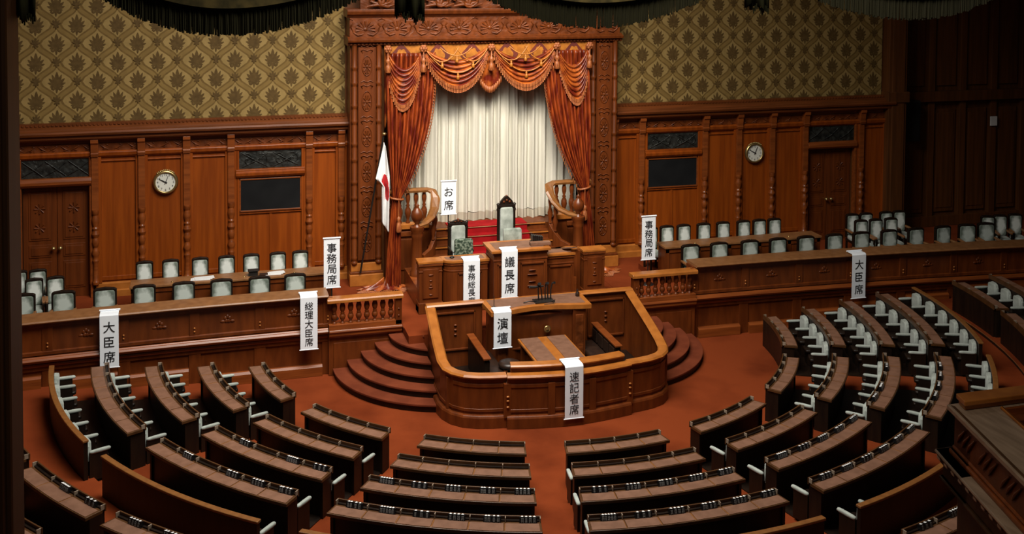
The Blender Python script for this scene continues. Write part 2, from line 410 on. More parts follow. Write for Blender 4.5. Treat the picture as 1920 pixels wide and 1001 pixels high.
for sg in (-1, 1):
    X = lambda a, c: (min(sg*a, sg*c), max(sg*a, sg*c))
    # cornice
    b = MB()
    x0, x1 = X(3.42, 12.05)
    b.prism_yz([(WY+.12, 4.82), (WY-.16, 4.82), (WY-.2, 4.86), (WY-.2, 4.93), (WY-.27, 4.95), (WY-.29, 5.0), (WY-.26, 5.04), (WY-.17, 5.05), (WY-.13, 5.09), (WY-.05, 5.14), (WY-.05, 5.21), (WY+.12, 5.21)], x0, x1, 0)
    n = int((x1-x0)/.09)
    for i in range(n):
        b.box(x0+i*.09+.02, x0+i*.09+.065, WY-.075, WY-.05, 5.15, 5.19, 0)
    b.build('cornice', [m_cornice], wb)
    # ground boards, frieze, panels
    bounds = [(3.42, 4.385, 0), (4.385, 6.24, 'S'), (6.24, 7.26, 0), (7.26, 8.28, 0), (8.28, 9.31, 0), (9.31, 11.10, 'D'), (11.10, 12.0, 0)]
    for a, c, kind in bounds:
        x0, x1 = X(a, c)
        b = MB(); b.box(x0, x1, WY+.05, WY+.12, 4.52, 4.85, 1); b.box(x0+.02, x1-.02, WY+.02, WY+.06, 4.53, 4.70, 0)
        nn = max(2, int((x1-x0-.1)/.24)); rf = random.Random(int(a*100))
        for i in range(nn):
            cx = x0+.05+(x1-x0-.1)*(i+.5)/nn; sl = 1 if (i % 2) else -1
            b.tube([(cx-.10, WY+.02, 4.615-sl*.06), (cx, WY+.0, 4.615+rf.uniform(-.02, .02)), (cx+.10, WY+.02, 4.615+sl*.06)], [.006, .017, .006], 5, 0)
            b.tube([(cx-.04, WY+.02, 4.56), (cx+.01, WY+.005, 4.57), (cx+.05, WY+.02, 4.60)], [.006, .014, .006], 5, 0)
            b.tube([(cx+.02, WY+.02, 4.68), (cx+.06, WY+.005, 4.67), (cx+.10, WY+.02, 4.64)], [.006, .012, .006], 5, 0)
        b.build('carved_frieze', [m_carve, m_trim], wb)
        b = MB()
        b.prism_yz([(WY+.12, 4.37), (WY+.02, 4.37), (WY-.03, 4.42), (WY-.05, 4.5), (WY-.02, 4.53), (WY+.12, 4.53)], x0, x1, 0)
        b.build('moulding', [m_panel], wb, bevel=.01)
        if kind == 0:
            b = MB()
            b.box(x0, x1, WY+.06, WY+.13, 1.1, 4.4, 0)
            e = .13
            for (p, q, r, s) in ((x0+.06, x0+e, 1.45, 4.36), (x1-e, x1-.06, 1.45, 4.36)): b.box(p, q, WY+.03, WY+.065, r, s, 1)
            b.box(x0+e, x1-e, WY+.02, WY+.065, 4.27, 4.305, 1); b.box(x0+e, x1-e, WY+.03, WY+.065, 1.45, 1.55, 1)
            b.build('wall_panel', [m_panel, m_panel], wb, bevel=.008)
        if kind != 'D':
            b = MB(); b.prism_yz([(WY+.12, PZ), (WY-.05, PZ), (WY-.05, 1.22), (WY, 1.24), (WY, 1.38), (WY+.04, 1.41), (WY+.12, 1.41)], x0, x1, 0)
            b.build('skirting', [m_rail], wb)
    for q, xc in enumerate([3.60]+COLX+[11.98]):
        x = sg*xc
        b = MB()
        b.box(x-.135, x+.135, WY, WY+.12, 1.40, 4.45, 0)
        b.box(x-.075, x+.075, WY-.06, WY+.02, 3.15, 4.40, 1)
        pr = [(.075, 1.40), (.085, 1.46), (.06, 1.50), (.055, 1.9), (.075, 1.96), (.055, 2.0), (.06, 2.06), (.09, 2.14), (.06, 2.22), (.045, 2.27), (.06, 2.3), (.08, 2.4), (.06, 2.47), (.05, 2.5), (.095, 2.58), (.055, 2.67), (.075, 2.72), (.05, 2.76), (.085, 2.88), (.085, 2.94), (.055, 3.03), (.08, 3.07), (.08, 3.15)]
        b.lathe(x, WY-.03, pr, 12, 1)
        b.build('half_column', [m_panel, m_trim], wb, bevel=.006)
        b = MB()
        b.prism_yz([(WY+.12, 4.44), (WY-.09, 4.44), (WY-.09, 4.40), (WY-.12, 4.48), (WY-.10, 4.5), (WY-.12, 4.7), (WY-.16, 4.74), (WY-.16, 4.82), (WY+.12, 4.82)], x-.085, x+.085, 0)
        b.build('bracket', [m_trim], wb, bevel=.008)
    # the screened recess between the first two columns
    x0, x1 = X(4.52, 6.10)
    b = MB()
    b.box(x0, x0+.05, WY+.0, WY+.1, 1.4, 4.4, 0); b.box(x1-.05, x1, WY+.0, WY+.1, 1.4, 4.4, 0)
    b.box(x0, x1, WY+.07, WY+.13, 1.4, 4.4, 1)
    b.prism_yz([(WY+.1, 3.73), (WY-.03, 3.73), (WY-.08, 3.79), (WY-.09, 3.86), (WY-.05, 3.88), (WY-.05, 3.93), (WY+.1, 3.94)], x0-.03, x1+.03, 0)
    xm = (x0+x1)/2
    b.box(x0+.05, x1-.05, WY+.03, WY+.08, 2.83, 2.91, 0)
    b.box(xm-.03, xm+.03, WY+.05, WY+.08, 1.4, 2.83, 0)
    b.build('recess_panelling', [m_panel, m_panel], wb, bevel=.008)
    b = MB(); b.box(x0+.05, x1-.05, WY+.04, WY+.075, 3.94, 4.36, 0)
    rr = random.Random(3)
    for i in range(2):
        for j in range(2):
            cx = x0+.05+(x1-x0-.1)*(i+.5)/2+(-.17 if j == 0 else .17); cz = 4.15
            pts = [(cx+.02*t*cos(t)*.9, WY+.03, cz+.02*t*sin(t)) for t in [u*.55 for u in range(16)]]
            b.tube(pts, .014, 5, 0)
    for i in range(2):
        cx = x0+.05+(x1-x0-.1)*(i+.5)/2
        b.tube([(cx-.3, WY+.035, 4.32), (cx, WY+.02, 4.15), (cx+.3, WY+.035, 3.98)], .013, 5, 0); b.tube([(cx-.3, WY+.035, 3.98), (cx, WY+.02, 4.12), (cx+.3, WY+.035, 4.30)], .013, 5, 0)
    b.build('transom_grille', [m_grille], wb)
    # display board in the recess
    ob = thing('display_board', 'flat black display board set in the wall panelling %s of the throne alcove' % ('left' if sg < 0 else 'right'), 'screen', (xm, WY, 2.9))
    b = MB(); b.box(x0+.07, x1-.07, WY+.02, WY+.075, 2.91, 3.68, 0); b.build('screen', [m_screen], ob)
    b = MB()
    for (p, q, r, s) in ((x0+.05, x1-.05, 3.665, 3.70), (x0+.05, x0+.085, 2.90, 3.7), (x1-.085, x1-.05, 2.90, 3.7), (x0+.05, x1-.05, 2.89, 2.925)): b.box(p, q, WY+.0, WY+.06, r, s, 0)
    b.build('frame', [m_trim], ob, bevel=.006)
    # the double door further out
    d = sroot('door_%d' % (1 if sg < 0 else 2), (sg*10.16, WY, PZ))
    x0, x1 = X(9.43, 10.90); xm = (x0+x1)/2
    b = MB()
    b.box(x0-.06, x0, WY-.02, WY+.12, PZ, 4.4, 0); b.box(x1, x1+.06, WY-.02, WY+.12, PZ, 4.4, 0)
    b.prism_yz([(WY+.1, 3.74), (WY-.04, 3.74), (WY-.09, 3.80), (WY-.09, 3.86), (WY-.05, 3.93), (WY+.1, 3.94)], x0-.04, x1+.04, 0)
    b.build('door_frame', [m_trim], d, bevel=.008)
    b = MB(); b.box(x0, x1, WY+.04, WY+.08, 3.94, 4.37, 0)
    for i in range(3):
        cx = x0+(x1-x0)*(i+.5)/3
        b.tube([(cx-.22, WY+.03, 4.33), (cx, WY+.02, 4.16), (cx+.22, WY+.03, 3.98)], .013, 5, 0); b.tube([(cx-.22, WY+.03, 4.0), (cx, WY+.02, 4.12), (cx+.22, WY+.03, 4.3)], .013, 5, 0)
    b.build('transom_grille', [m_grille], d)
    for u, v in ((x0, xm-.005), (xm+.005, x1)):
        b = MB(); b.box(u, v, WY+.20, WY+.25, PZ, 3.76, 0)
        for zz in (1.3, 2.05, 2.45):
            z2 = {1.3: 1.95, 2.05: 2.35, 2.45: 3.6}[zz]
            b.box(u+.12, v-.12, WY+.185, WY+.2, zz, z2, 0); b.box(u+.17, v-.17, WY+.17, WY+.19, zz+.05, z2-.05, 0)
        # carved sprays on the leaf
        cx = (u+v)/2
        for cz in (2.75, 3.2):
            for a in range(0, 360, 45):
                b.tube([(cx, WY+.165, cz), (cx+.12*cos(radians(a)), WY+.16, cz+.12*sin(radians(a)))], [.012, .02], 5, 0)
        lf = b.build('door_leaf', [m_throne], d, bevel=.008)
        hx = v-.07 if v < xm+.01 else u+.07
        b = MB(); b.lathe(0, 0, [(.02, 0), (.02, .06), (.045, .075), (.05, .1), (.03, .13), (0, .135)], 10, 0)
        b.v = [(hx+x, WY+.185-z, 2.27+y) for x, y, z in b.v]
        b.build('door_handle', [m_brass], lf)
    b = MB(); b.box(x0, x1, WY+.26, WY+.3, PZ, 4.4, 0); b.build('door_back', [m_dark], d)
# pier at the right end, and the dim wall carrying on past it
b = MB()
b.box(11.86, 12.45, WY-.18, WY+.5, PZ, 11, 0); b.box(11.95, 12.36, WY-.22, WY-.16, 1.6, 10.5, 0)
for zz in (1.08, 5.0): b.box(11.8, 12.5, WY-.26, WY+.1, zz, zz+.3, 0)
b.build('corner_pier', [m_wall_dark], wb, bevel=.015)
wr = sroot('wall_right', (15, 4.6, FL))
b = MB(); b.box(12.4, 18.2, 4.5, 4.7, FL, 11, 0)
for i in range(5):
    x = 12.75+i*1.1
    b.box(x, x+.22, 4.36, 4.52, PZ, 11, 0); b.box(x+.3, x+1.0, 4.44, 4.52, 1.5, 4.6, 0); b.box(x+.3, x+1.0, 4.44, 4.52, 5.3, 9.5, 0)
    b.box(x+.36, x+.94, 4.42, 4.46, 1.62, 4.48, 0)
b.box(12.4, 18.2, 4.25, 4.5, 4.85, 5.15, 0); b.box(12.4, 18.2, 4.35, 4.5, PZ, 1.4, 0)
b.build('wood_panelling', [m_wall_dark], wr, bevel=.012)
b = MB(); b.box(18, 18.3, -8, 4.7, FL, 11, 0); b.build('wood_panelling', [m_wall_dark], wr)
wl = sroot('wall_left', (-13.5, 0, FL))
b = MB(); b.box(-14.1, -13.8, -9, 4, FL, 11, 0); b.build('wood_panelling', [m_wall_dark], wl)
# ---- front wall of the raised platform: ministers' long desks stand on it
def YF(x): return .10-.0062*(max(abs(x), 4.3)-4.3)**2
for sg, nm in ((-1, 'left'), (1, 'right')):
    X = 4.31
    end = 10.9 if sg < 0 else 15.2
    xs = [sg*(X+(end-X)*i/36) for i in range(37)]
    if sg < 0: xs = xs[::-1]          # travel to +x, left of travel = +y
    t = thing('long_desk', 'long curved wooden desk with brown top on the %s half of the platform edge' % nm, 'desk', (sg*8, 0, FL))
    pth = lambda dz, dy=0: [(x, YF(x)+dy, dz) for x in xs]
    b = MB()
    b.sweep(pth(0), [(.06, 1.06), (.06, 1.80), (.14, 1.80), (.14, 1.06)], 0)
    # stiles, rails and raised panels of the front
    cuts = [4.31, 5.64, 7.07, 8.46, 9.9, 11.3, 12.7, 14.1] if sg > 0 else [4.31, 5.74, 7.07, 8.46, 9.89]
    for i, cx in enumerate(cuts):
        x = sg*cx
        b.box(x-.1, x+.1, YF(x)+.035, YF(x)+.09, 1.18, 1.78, 0)
        b.cushion((x, YF(x)+.03, 1.30), (.022, .02, .022), 1, 1, 8, 4); b.cushion((x, YF(x)+.03, 1.37), (.022, .02, .022), 1, 1, 8, 4)
        if i+1 < len(cuts) or sg < 0:
            x2 = sg*(cuts[i+1] if i+1 < len(cuts) else cx+1.43); xm = (x+x2)/2
            if abs(xm) < end:
                for k in range(5):
                    a = radians(90+72*k)
                    b.cushion((xm+.045*cos(a), YF(xm)+.06, 1.50+.05*sin(a)), (.04, .025, .045), 1, 0, 8, 5)
                b.cushion((xm-.1, YF(xm)+.06, 1.45), (.06, .02, .03), 1, 0, 8, 4); b.cushion((xm+.1, YF(xm)+.06, 1.45), (.06, .02, .03), 1, 0, 8, 4)
    b.sweep(pth(0), [(.02, 1.70), (.02, 1.80), (.1, 1.80), (.1, 1.70)], 0)
    b.sweep(pth(0), [(.02, 1.14), (.02, 1.21), (.1, 1.23), (.1, 1.12)], 0)
    b.build('front_panel', [m_desk, m_rail], t, bevel=.008)
    b = MB()
    b.sweep(pth(0), [(-.07, 1.80), (-.09, 1.83), (-.07, 1.86), (.50, 1.86), (.52, 1.83), (.50, 1.80)], 0)
    b.build('desk_top', [m_strip], t, bevel=.006)
    b = MB(); b.box(sg*X-.03, sg*X+.03, YF(X)+.08, .55, PZ, 1.80, 0)
    b.build('end_panel', [m_desk], t, bevel=.008)
    # the platform's own front under the desk
    s = sroot('trim_%d' % (1 if sg < 0 else 2), (sg*8, 0, FL))
    b = MB()
    b.sweep(pth(0), [(.13, FL-.02), (.13, 1.02), (.4, 1.02), (.4, FL-.02)], 0)
    b.sweep(pth(0), [(.12, .95), (-.02, 1.0), (-.05, 1.05), (-.02, 1.09), (.0, 1.10), (.02, 1.12), (.2, 1.12), (.2, .95)], 1)
    b.sweep(pth(0), [(.08, .88), (.05, .92), (.06, .96), (.2, .96), (.2, .88)], 1)
    for i, cx in enumerate(cuts):
        x = sg*cx
        b.box(x-.12, x+.12, YF(x)+.10, YF(x)+.2, FL, .9, 0)
    b.sweep(pth(0), [(.09, .80), (.09, .9), (.2, .9), (.2, .80)], 0)
    for i, cx in enumerate(cuts[:-1] if sg > 0 else cuts):
        x2 = cuts[i+1] if i+1 < len(cuts) else cx+1.2
        zb = FL+.10+(.0975*max(0, int((cx+.6)-5.6)))
        xa, xb2 = sorted((sg*(cx+.12), sg*(x2-.12)))
        b.sweep([(xa, YF(xa), 0), ((xa+xb2)/2, YF((xa+xb2)/2), 0), (xb2, YF(xb2), 0)], [(.02, FL), (.02, zb+.10), (.07, zb+.14), (.2, zb+.14), (.2, FL)], 1)
    b.build('platform_front', [m_desk, m_trim], s, bevel=.008)
    # balustrade between the desk and the steps
    t = thing('balustrade', 'short wooden balustrade of turned balusters at the %s steps' % nm, 'balustrade', (sg*3.5, .1, PZ))
    x0, x1 = sorted((sg*2.72, sg*4.30))
    b = MB(); b.prism_yz([(-.02, 1.68), (-.02, 1.74), (.0, 1.77), (.24, 1.77), (.26, 1.74), (.26, 1.68)], x0-.04, x1+.03, 0)
    b.build('top_rail', [m_rail], t, bevel=.008)
    b = MB(); b.box(x0, x1, .02, .22, 1.10, 1.2, 0); b.prism_yz([(.2, .92), (.03, .92), (-.02, .97), (-.02, 1.02), (-.05, 1.06), (-.03, 1.1), (.2, 1.1)], x0, x1, 1)
    b.build('bottom_rail', [m_trim, m_trim], t, bevel=.008)
    b = MB(); b.box(x0, x1, .07, .27, FL, .93, 0); b.box(x0+.1, x1-.1, .05, .09, .2, .8, 0); b.build('base_panel', [m_desk], t, bevel=.01)
    xi = sg*2.79
    b = MB(); b.box(xi-.07, xi+.07, .02, .22, FL, 1.68, 0)
    for zz in (1.3, 1.45): b.cushion((xi, .015, zz), (.025, .02, .02), 1, 0, 8, 4)
    b.build('end_post', [m_desk], t, bevel=.008)
    for i in range(8):
        x = sg*(2.95+.175*i)
        b = MB(); b.lathe(x, .12, [(.05, 1.19), (.055, 1.22), (.03, 1.235), (.028, 1.26), (.055, 1.30), (.068, 1.35), (.055, 1.39), (.035, 1.415), (.05, 1.43), (.03, 1.445), (.045, 1.47), (.062, 1.53), (.06, 1.58), (.04, 1.64), (.05, 1.66), (.05, 1.69)], 10, 0)
        b.build('baluster', [m_desk], t)
# ================================================================== THE THRONE ALCOVE
TY = 3.03
t = thing('alcove_surround', 'tall carved wooden surround framing the curtained alcove in the middle of the wall', 'surround', (0, TY, PZ))
for sg in (-1, 1):
    x0, x1 = sorted((sg*2.68, sg*3.46))
    b = MB(); b.box(x0, x1, TY+.06, WY+.1, PZ, 7.0, 0)
    pl = b.build('pilaster', [m_throne], t, bevel=.012)
    b = MB(); b.box(x0-.02, x1+.02, TY-.10, TY+.1, PZ, 1.36, 0); b.box(x0-.01, x1+.01, TY-.06, TY+.1, 1.36, 1.42, 1); b.box(x0+.02, x1-.02, TY-.01, TY+.1, 1.42, 1.62, 0)
    b.build('plinth', [m_rail, m_throne], t, bevel=.012)
    # carved centre board with rosettes
    xm = sg*3.06
    b = MB(); b.box(xm-.20, xm+.20, TY-.02, TY+.08, 1.70, 6.90, 0)
    for q, (p, r) in enumerate(((-.21, -.185), (.185, .21))): b.box(xm+p, xm+r, TY-.035, TY+.05, 1.70, 6.9, 1)
    for q in range(6):
        zc = 2.15+.86*q
        ring = [(xm+.12*cos(2*pi*i/20), TY-.03, zc+.24*sin(2*pi*i/20)) for i in range(21)]
        b.tube(ring, .012, 5, 1)
        for i in range(10):
            a = 2*pi*i/10
            b.tube([(xm+.03*cos(a), TY-.03, zc-.02+.05*sin(a)), (xm+.09*cos(a), TY-.035, zc-.02+.17*sin(a))], [.008, .018], 5, 1)
        b.cushion((xm, TY-.03, zc-.02), (.03, .02, .04), 1, 1, 8, 4)
        for sx in (-1, 1):
            b.tube([(xm, TY-.03, zc+.36), (xm+sx*.07, TY-.035, zc+.40), (xm+sx*.14, TY-.03, zc+.36), (xm+sx*.10, TY-.03, zc+.31)], .014, 5, 1)
            b.tube([(xm, TY-.03, zc+.46), (xm+sx*.08, TY-.035, zc+.50), (xm+sx*.15, TY-.03, zc+.46)], .012, 5, 1)
    b.build('carved_board', [m_throne, m_throne], t)
    for xq in (2.77, 3.36):
        b = MB(); pr = [(.075, 1.62), (.085, 1.66)]
        z = 1.68
        q = 0
        while z < 6.75:
            st = .55 if q % 2 == 0 else .38
            pr += [(.055, z), (.06, z+.02), (.078, z+.06), (.078, z+.1), (.06, z+.14), (.066, z+st-.03)]
            z += st; q += 1
        pr += [(.07, 6.95), (.08, 6.98)]
        b.lathe(sg*xq, TY, pr, 10, 0)
        b.build('turned_column', [m_throne], t)
b = MB()
b.box(-3.48, 3.48, TY+.0, WY+.1, 6.98, 7.80, 0)
b.build('entablature', [m_throne], t)
b = MB()
b.box(-3.47, 3.47, TY-.03, TY+.02, 7.14, 7.64, 0)
for q in range(9):
    xc = -3.1+.775*q
    for i in range(9):
        a = radians(-10+200*i/8)
        b.tube([(xc+.05*cos(a), TY-.03, 7.33+.04*sin(a)), (xc+.24*cos(a), TY-.035, 7.33+.20*sin(a))], [.012, .03], 5, 0)
    b.cushion((xc, TY-.03, 7.34), (.06, .03, .05), 1, 0, 8, 4)
    for sx in (-1, 1):
        b.tube([(xc+sx*.05, TY-.03, 7.22), (xc+sx*.18, TY-.04, 7.19), (xc+sx*.28, TY-.03, 7.26), (xc+sx*.36, TY-.03, 7.40), (xc+sx*.30, TY-.04, 7.48)], [.02, .025, .025, .02, .015], 6, 0)
        b.tube([(xc+sx*.30, TY-.03, 7.56), (xc+sx*.38, TY-.04, 7.60)], .018, 5, 0)
b.build('carved_frieze', [m_carve], t)
b = MB()
path = [(-3.50, TY, 0), (3.50, TY, 0)]
b.prism_yz([(WY, 6.93), (TY+.0, 6.93), (TY-.05, 6.95), (TY-.05, 7.0), (TY-.16, 7.03), (TY-.18, 7.09), (TY-.05, 7.13), (TY-.02, 7.15), (WY, 7.15)], -3.53, 3.53, 0)
for i in range(78): b.box(-3.47+i*.09, -3.42+i*.09, TY-.085, TY-.05, 6.955, 7.0, 0)
b.prism_yz([(WY, 7.62), (TY-.04, 7.62), (TY-.07, 7.66), (TY-.14, 7.70), (TY-.17, 7.77), (TY-.17, 7.82), (WY, 7.82)], -3.55, 3.55, 0)
b.build('cornice', [m_throne], t, bevel=.008)
b = MB()                                  # scrolling leaf crest
b.box(-3.2, 3.2, TY+.12, TY+.3, 7.82, 8.5, 0)
for sg in (-1, 1):
    for q in range(4):
        xc = sg*(.55+.72*q); s2 = 1-.12*q
        pts = [(xc+sg*(.36-.02*u)*cos(.5*u)*s2, TY+.02-.01*u, 8.02+.23*sin(.5*u)*s2*(1-.03*u)) for u in range(13)]
        b.tube(pts, [.07-.004*u for u in range(13)], 7, 0)
        for a in (30, 70, 110, 150):
            b.tube([(xc, TY, 7.86), (xc+.12*cos(radians(a)), TY-.05, 7.9+.1*sin(radians(a))), (xc+.32*cos(radians(a)), TY-.02, 7.86+.3*sin(radians(a)))], [.05, .055, .015], 6, 0)
        b.tube([(xc-.35, TY-.02, 7.88), (xc-.1, TY-.06, 7.93), (xc+.15, TY-.04, 7.88), (xc+.36, TY-.02, 7.94)], [.03, .05, .05, .02], 6, 0)
b.build('leaf_crest', [m_carve], t)
b = MB(); b.box(-2.7, 2.7, WY+.5, WY+.6, PZ, 7.0, 0); b.box(-2.7, -2.62, TY+.1, WY+.5, PZ, 7.0, 0); b.box(2.62, 2.7, TY+.1, WY+.5, PZ, 7.0, 0)
b.build('recess_lining', [m_wall_dark], t)

# ---- cream curtain across the back
t = thing('cream_curtain', 'closed cream pleated curtain hanging at the back of the alcove', 'curtain', (0, 3.5, 2.4))
rr = random.Random(5)
ph = [rr.uniform(0, 6) for _ in range(6)]
def cur(u):
    x = u*2*pi
    return .06*sin(21*x+ph[0]+1.6*sin(2*x+ph[3]))+.035*sin(34*x+ph[1]+2*sin(3*x))+.02*sin(9*x+ph[2])
def crm(z0, z1):
    def f(u, v):
        z = z0+(z1-z0)*v
        zz = z+.015*sin(40*u)*(1 if z0 < 2.5 else 0)
        return (-2.45+4.9*u, 3.42+cur(u)*(1-.25*(z-2.3)/4.6)+.012*sin(7*z+9*u), zz)
    return f
b = MB(); b.grid(crm(2.62, 6.9), 420, 10, 0); b.build('pleats', [m_curtain], t)
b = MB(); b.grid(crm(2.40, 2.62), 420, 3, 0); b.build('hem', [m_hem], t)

# ---- copper side curtains: gathered at a tie, pooling on the floor
def side_curtain(sg):
    nm = 'left' if sg < 0 else 'right'
    t = thing('side_curtain', 'copper red satin curtain tied back at the %s of the alcove' % nm, 'curtain', (sg*2.4, 2.95, 1.1))
    zt = 3.26; xt = 2.40
    fwd = lambda z: 2.98-.36*max(0, min(1, (6.2-z)/(6.2-zt)))
    def f(u, v):
        z = 6.75-(6.75-1.12)*v
        if z > zt:
            k = (6.75-z)/(6.75-zt)
            inn = 1.38+(xt-.10-1.38)*(.12*k+.88*k**2.6); out = 2.62-(2.62-xt-.10)*k**3
        else:
            k = (zt-z)/(zt-1.12)
            inn = xt-.10+.02*k; out = xt+.10+.20*k**.8
        x = inn+(out-inn)*u
        wdt = out-inn
        y = fwd(z)-(.13 if z > zt else .07)*abs(sin(u*pi*11+.6*sin(3*z*.3)))**.8*(0.4+.6*min(1, wdt/.6))+.02*sin(u*31)
        if z < zt: y -= .14*((zt-z)/(zt-1.12))
        return (sg*x, y, z+ (0 if z > zt else .02*sin(u*20)))
    b = MB(); b.grid(f, 120, 60, 0); b.build('drape', [m_copper2], t, solid=.012)
    b = MB()                                    # fringe down the leading edge
    for i in range(46):
        v = .01+.60*i/46
        p = f(0, v); q = f(0.02, v+.012)
        b.tube([p, (p[0]-sg*.02, p[1]-.03, p[2]-.02), (p[0]-sg*.03, p[1]-.03, p[2]-.10)], [.016, .014, .01], 5, 0)
    b.build('edge_fringe', [m_fringe], t)
    b = MB()                                    # tie and its tassel
    ring = [(sg*xt+.16*cos(a), 2.62+.11*sin(a), zt+.03*cos(a)*sg) for a in [2*pi*i/16 for i in range(17)]]
    b.tube(ring, .028, 6, 0)
    tx = sg*(xt-.03)
    b.tube([(tx, 2.46, zt-.02), (tx, 2.46, zt-.42)], .014, 6, 0)
    b.lathe(tx, 2.46, [(.01, zt-.40), (.045, zt-.44), (.05, zt-.50), (.03, zt-.53), (.05, zt-.56), (.07, zt-.74), (.06, zt-.78)][::-1], 10, 0)
    b.build('tie_back', [m_fringe], t)
    b = MB()                                    # cloth lying on the floor
    def pool(u, v):
        a = radians(185+sg*8)+radians(170)*u
        r = .05+v*(.52+.07*sin(9*a)+.05*sin(5*a+1))
        zz = PZ+.05+.22*(1-v)**1.5*(.8+.3*sin(7*a))+.025*sin(13*a+6*v)
        return (sg*(2.66)+r*cos(a)*1.05-.0*sg, 2.62+r*sin(a)*.62, max(zz, PZ+.012))
    b.grid(pool, 60, 12, 0); b.build('pooled_hem', [m_copper], t, solid=.012)
    b = MB()
    for i in range(58):
        p = pool((i+.5)/58, 1.0); q = pool((i+.5)/58, .93)
        dx, dy = p[0]-q[0], p[1]-q[1]; l = sqrt(dx*dx+dy*dy) or 1
        b.tube([(q[0], q[1], PZ+.05), (p[0]+dx/l*.03, p[1]+dy/l*.03, PZ+.03), (p[0]+dx/l*.12, p[1]+dy/l*.12, PZ+.012)], [.014, .014, .008], 4, 0)
    b.build('hem_fringe', [m_fringe], t)
side_curtain(-1); side_curtain(1)

# ---- valance: swags, jabots, tassels
t = thing('valance', 'copper satin valance of draped swags with fringe and tassels over the alcove curtains', 'valance', (0, 2.9, 6.9))
b = MB()
b.grid(lambda u, v: (-2.64+5.28*u, 3.02+.01*sin(u*60), 6.94-.62*v), 60, 4, 0)
for xc in (-2.22, -1.30, -.45, .45, 1.30, 2.22):    # woven leaf crests in maroon lozenges
    b.add([(xc-.30, 3.0, 6.66), (xc, 3.0, 6.28), (xc+.30, 3.0, 6.66), (xc, 3.0, 7.0)], [(0, 1, 2, 3)], 1)
    P = []
    for i in range(25):
        a = radians(-30+240*i/24); r = .17*(1+.20*abs(sin(4*a)))
        P.append((xc+r*cos(a)*.85, 6.60+r*sin(a)*1.25))
    b.add([(x, 2.98, z) for x, z in P], [tuple(range(len(P)))], 0)
b.build('backboard', [m_amber, m_maroon], t)
def swag(x0, x1, z0, zb, dep, nf=5.5, skew=0, z1=None):
    def f(u, v):
        s = 4*u*(1-u)
        if z1 is None: ztop = z0
        else: ztop = z0+(z1-z0)*u
        low = (zb-ztop)*(s**.75)
        top = -.34*s
        z = ztop+top*(1-v)+low*v
        y = 2.96-dep*(s**.6)*(.5+.5*v)-.085*abs(sin(v*nf*pi))**.8*(s**.5)
        x = x0+(x1-x0)*(u+skew*s*.12*v)
        return (x, y, z)
    return f
def fringe(b, f, n, ln=.15):
    for i in range(n):
        u = (i+.5)/n
        p = f(u, 1.0)
        b.tube([(p[0], p[1]-.01, p[2]+.02), (p[0], p[1]-.012, p[2]-.06)], [.026, .022], 5, 0)
        b.tube([(p[0], p[1]-.012, p[2]-.06), (p[0], p[1]-.012, p[2]-ln)], [.012, .022], 5, 0)
specs = [(-1.72, -.03, 6.90, 5.92, .20, 0), (.03, 1.72, 6.90, 5.92, .20, 0)]
for x0, x1, z0, zb, dep, sk in specs:
    f = swag(x0, x1, z0, zb, dep, 5.5, sk)
    b = MB(); b.grid(f, 40, 44, 0); sw = b.build('swag', [m_copper], t, solid=.012)
    b = MB(); fringe(b, f, 44); b.build('fringe', [m_fringe], sw)
    b = MB()
    for (a0, c0, dz) in ((.02, .52, .34), (.48, .98, .34), (.02, .98, .62), (.25, .72, .20)):    # cords looped across
        pts = []
        for i in range(15):
            q = i/14; u = a0+(c0-a0)*q; ss = 4*q*(1-q)
            pts.append((x0+(x1-x0)*u, 2.86-dep*.55*(4*u*(1-u))-.06*ss, 6.88-dz*ss))
        b.tube(pts, .016, 5, 0)
        m = pts[7]; b.lathe(m[0], m[1], [(.02, m[2]-.17), (.045, m[2]-.16), (.035, m[2]-.08), (.02, m[2]-.06), (.032, m[2]-.03), (.0, m[2]+.0)], 7, 0)
    b.build('cord', [m_amber], sw)
for sg in (-1, 1):                           # long festoons at the sides
    def f(u, v, sg=sg):
        s = 4*u*(1-u)
        z = 6.90-.52*s*(1-v)-(1.95*s**.55*(.62+.55*(1-u)) if True else 0)*v*.78
        y = 2.96-.16*s**.6*(.4+.6*v)-.08*abs(sin(v*7.5*pi))**.8*s**.5
        x = 2.62-.92*u+.16*s*v*(1 if u < .7 else .6)*(-.25)
        return (sg*x, y, z)
    b = MB(); b.grid(f, 34, 54, 0); sw = b.build('festoon', [m_copper], t, solid=.012)
    b = MB(); fringe(b, f, 34, .14); b.build('fringe', [m_fringe], sw)
    b = MB()                                 # straight jabots beside the festoon
    b.grid(lambda u, v: (sg*(2.64-.13*u), 2.95-.03*sin(u*9), 6.85-(1.95-.45*u)*v), 8, 16, 0)
    b.grid(lambda u, v: (sg*(1.72-.28*u), 2.93-.04*sin(u*8), 6.35-(.25+.62*(1-u))*v), 10, 12, 0)
    for i in range(7):
        u = (i+.5)/7; p = (sg*(1.72-.28*u), 2.92, 6.35-(.25+.62*(1-u)))
        b.tube([(p[0], p[1], p[2]+.02), (p[0], p[1], p[2]-.12)], [.02, .026], 5, 1)
    b.build('jabot', [m_copper, m_fringe], t, solid=.012)
b = MB()                                     # centre fall under the two swags
b.grid(lambda u, v: (-.30+.6*u, 2.96-.05*sin(u*pi*3)**2, 6.75-(.62+.28*sin(u*pi))*v), 24, 14, 0)
for i in range(14):
    u = (i+.5)/14; p = (-.30+.6*u, 2.92, 6.75-(.62+.28*sin(u*pi)))
    b.tube([(p[0], p[1], p[2]+.02), (p[0], p[1], p[2]-.13)], [.02, .024], 5, 1)
b.build('centre_fall', [m_copper, m_fringe], t, solid=.012)
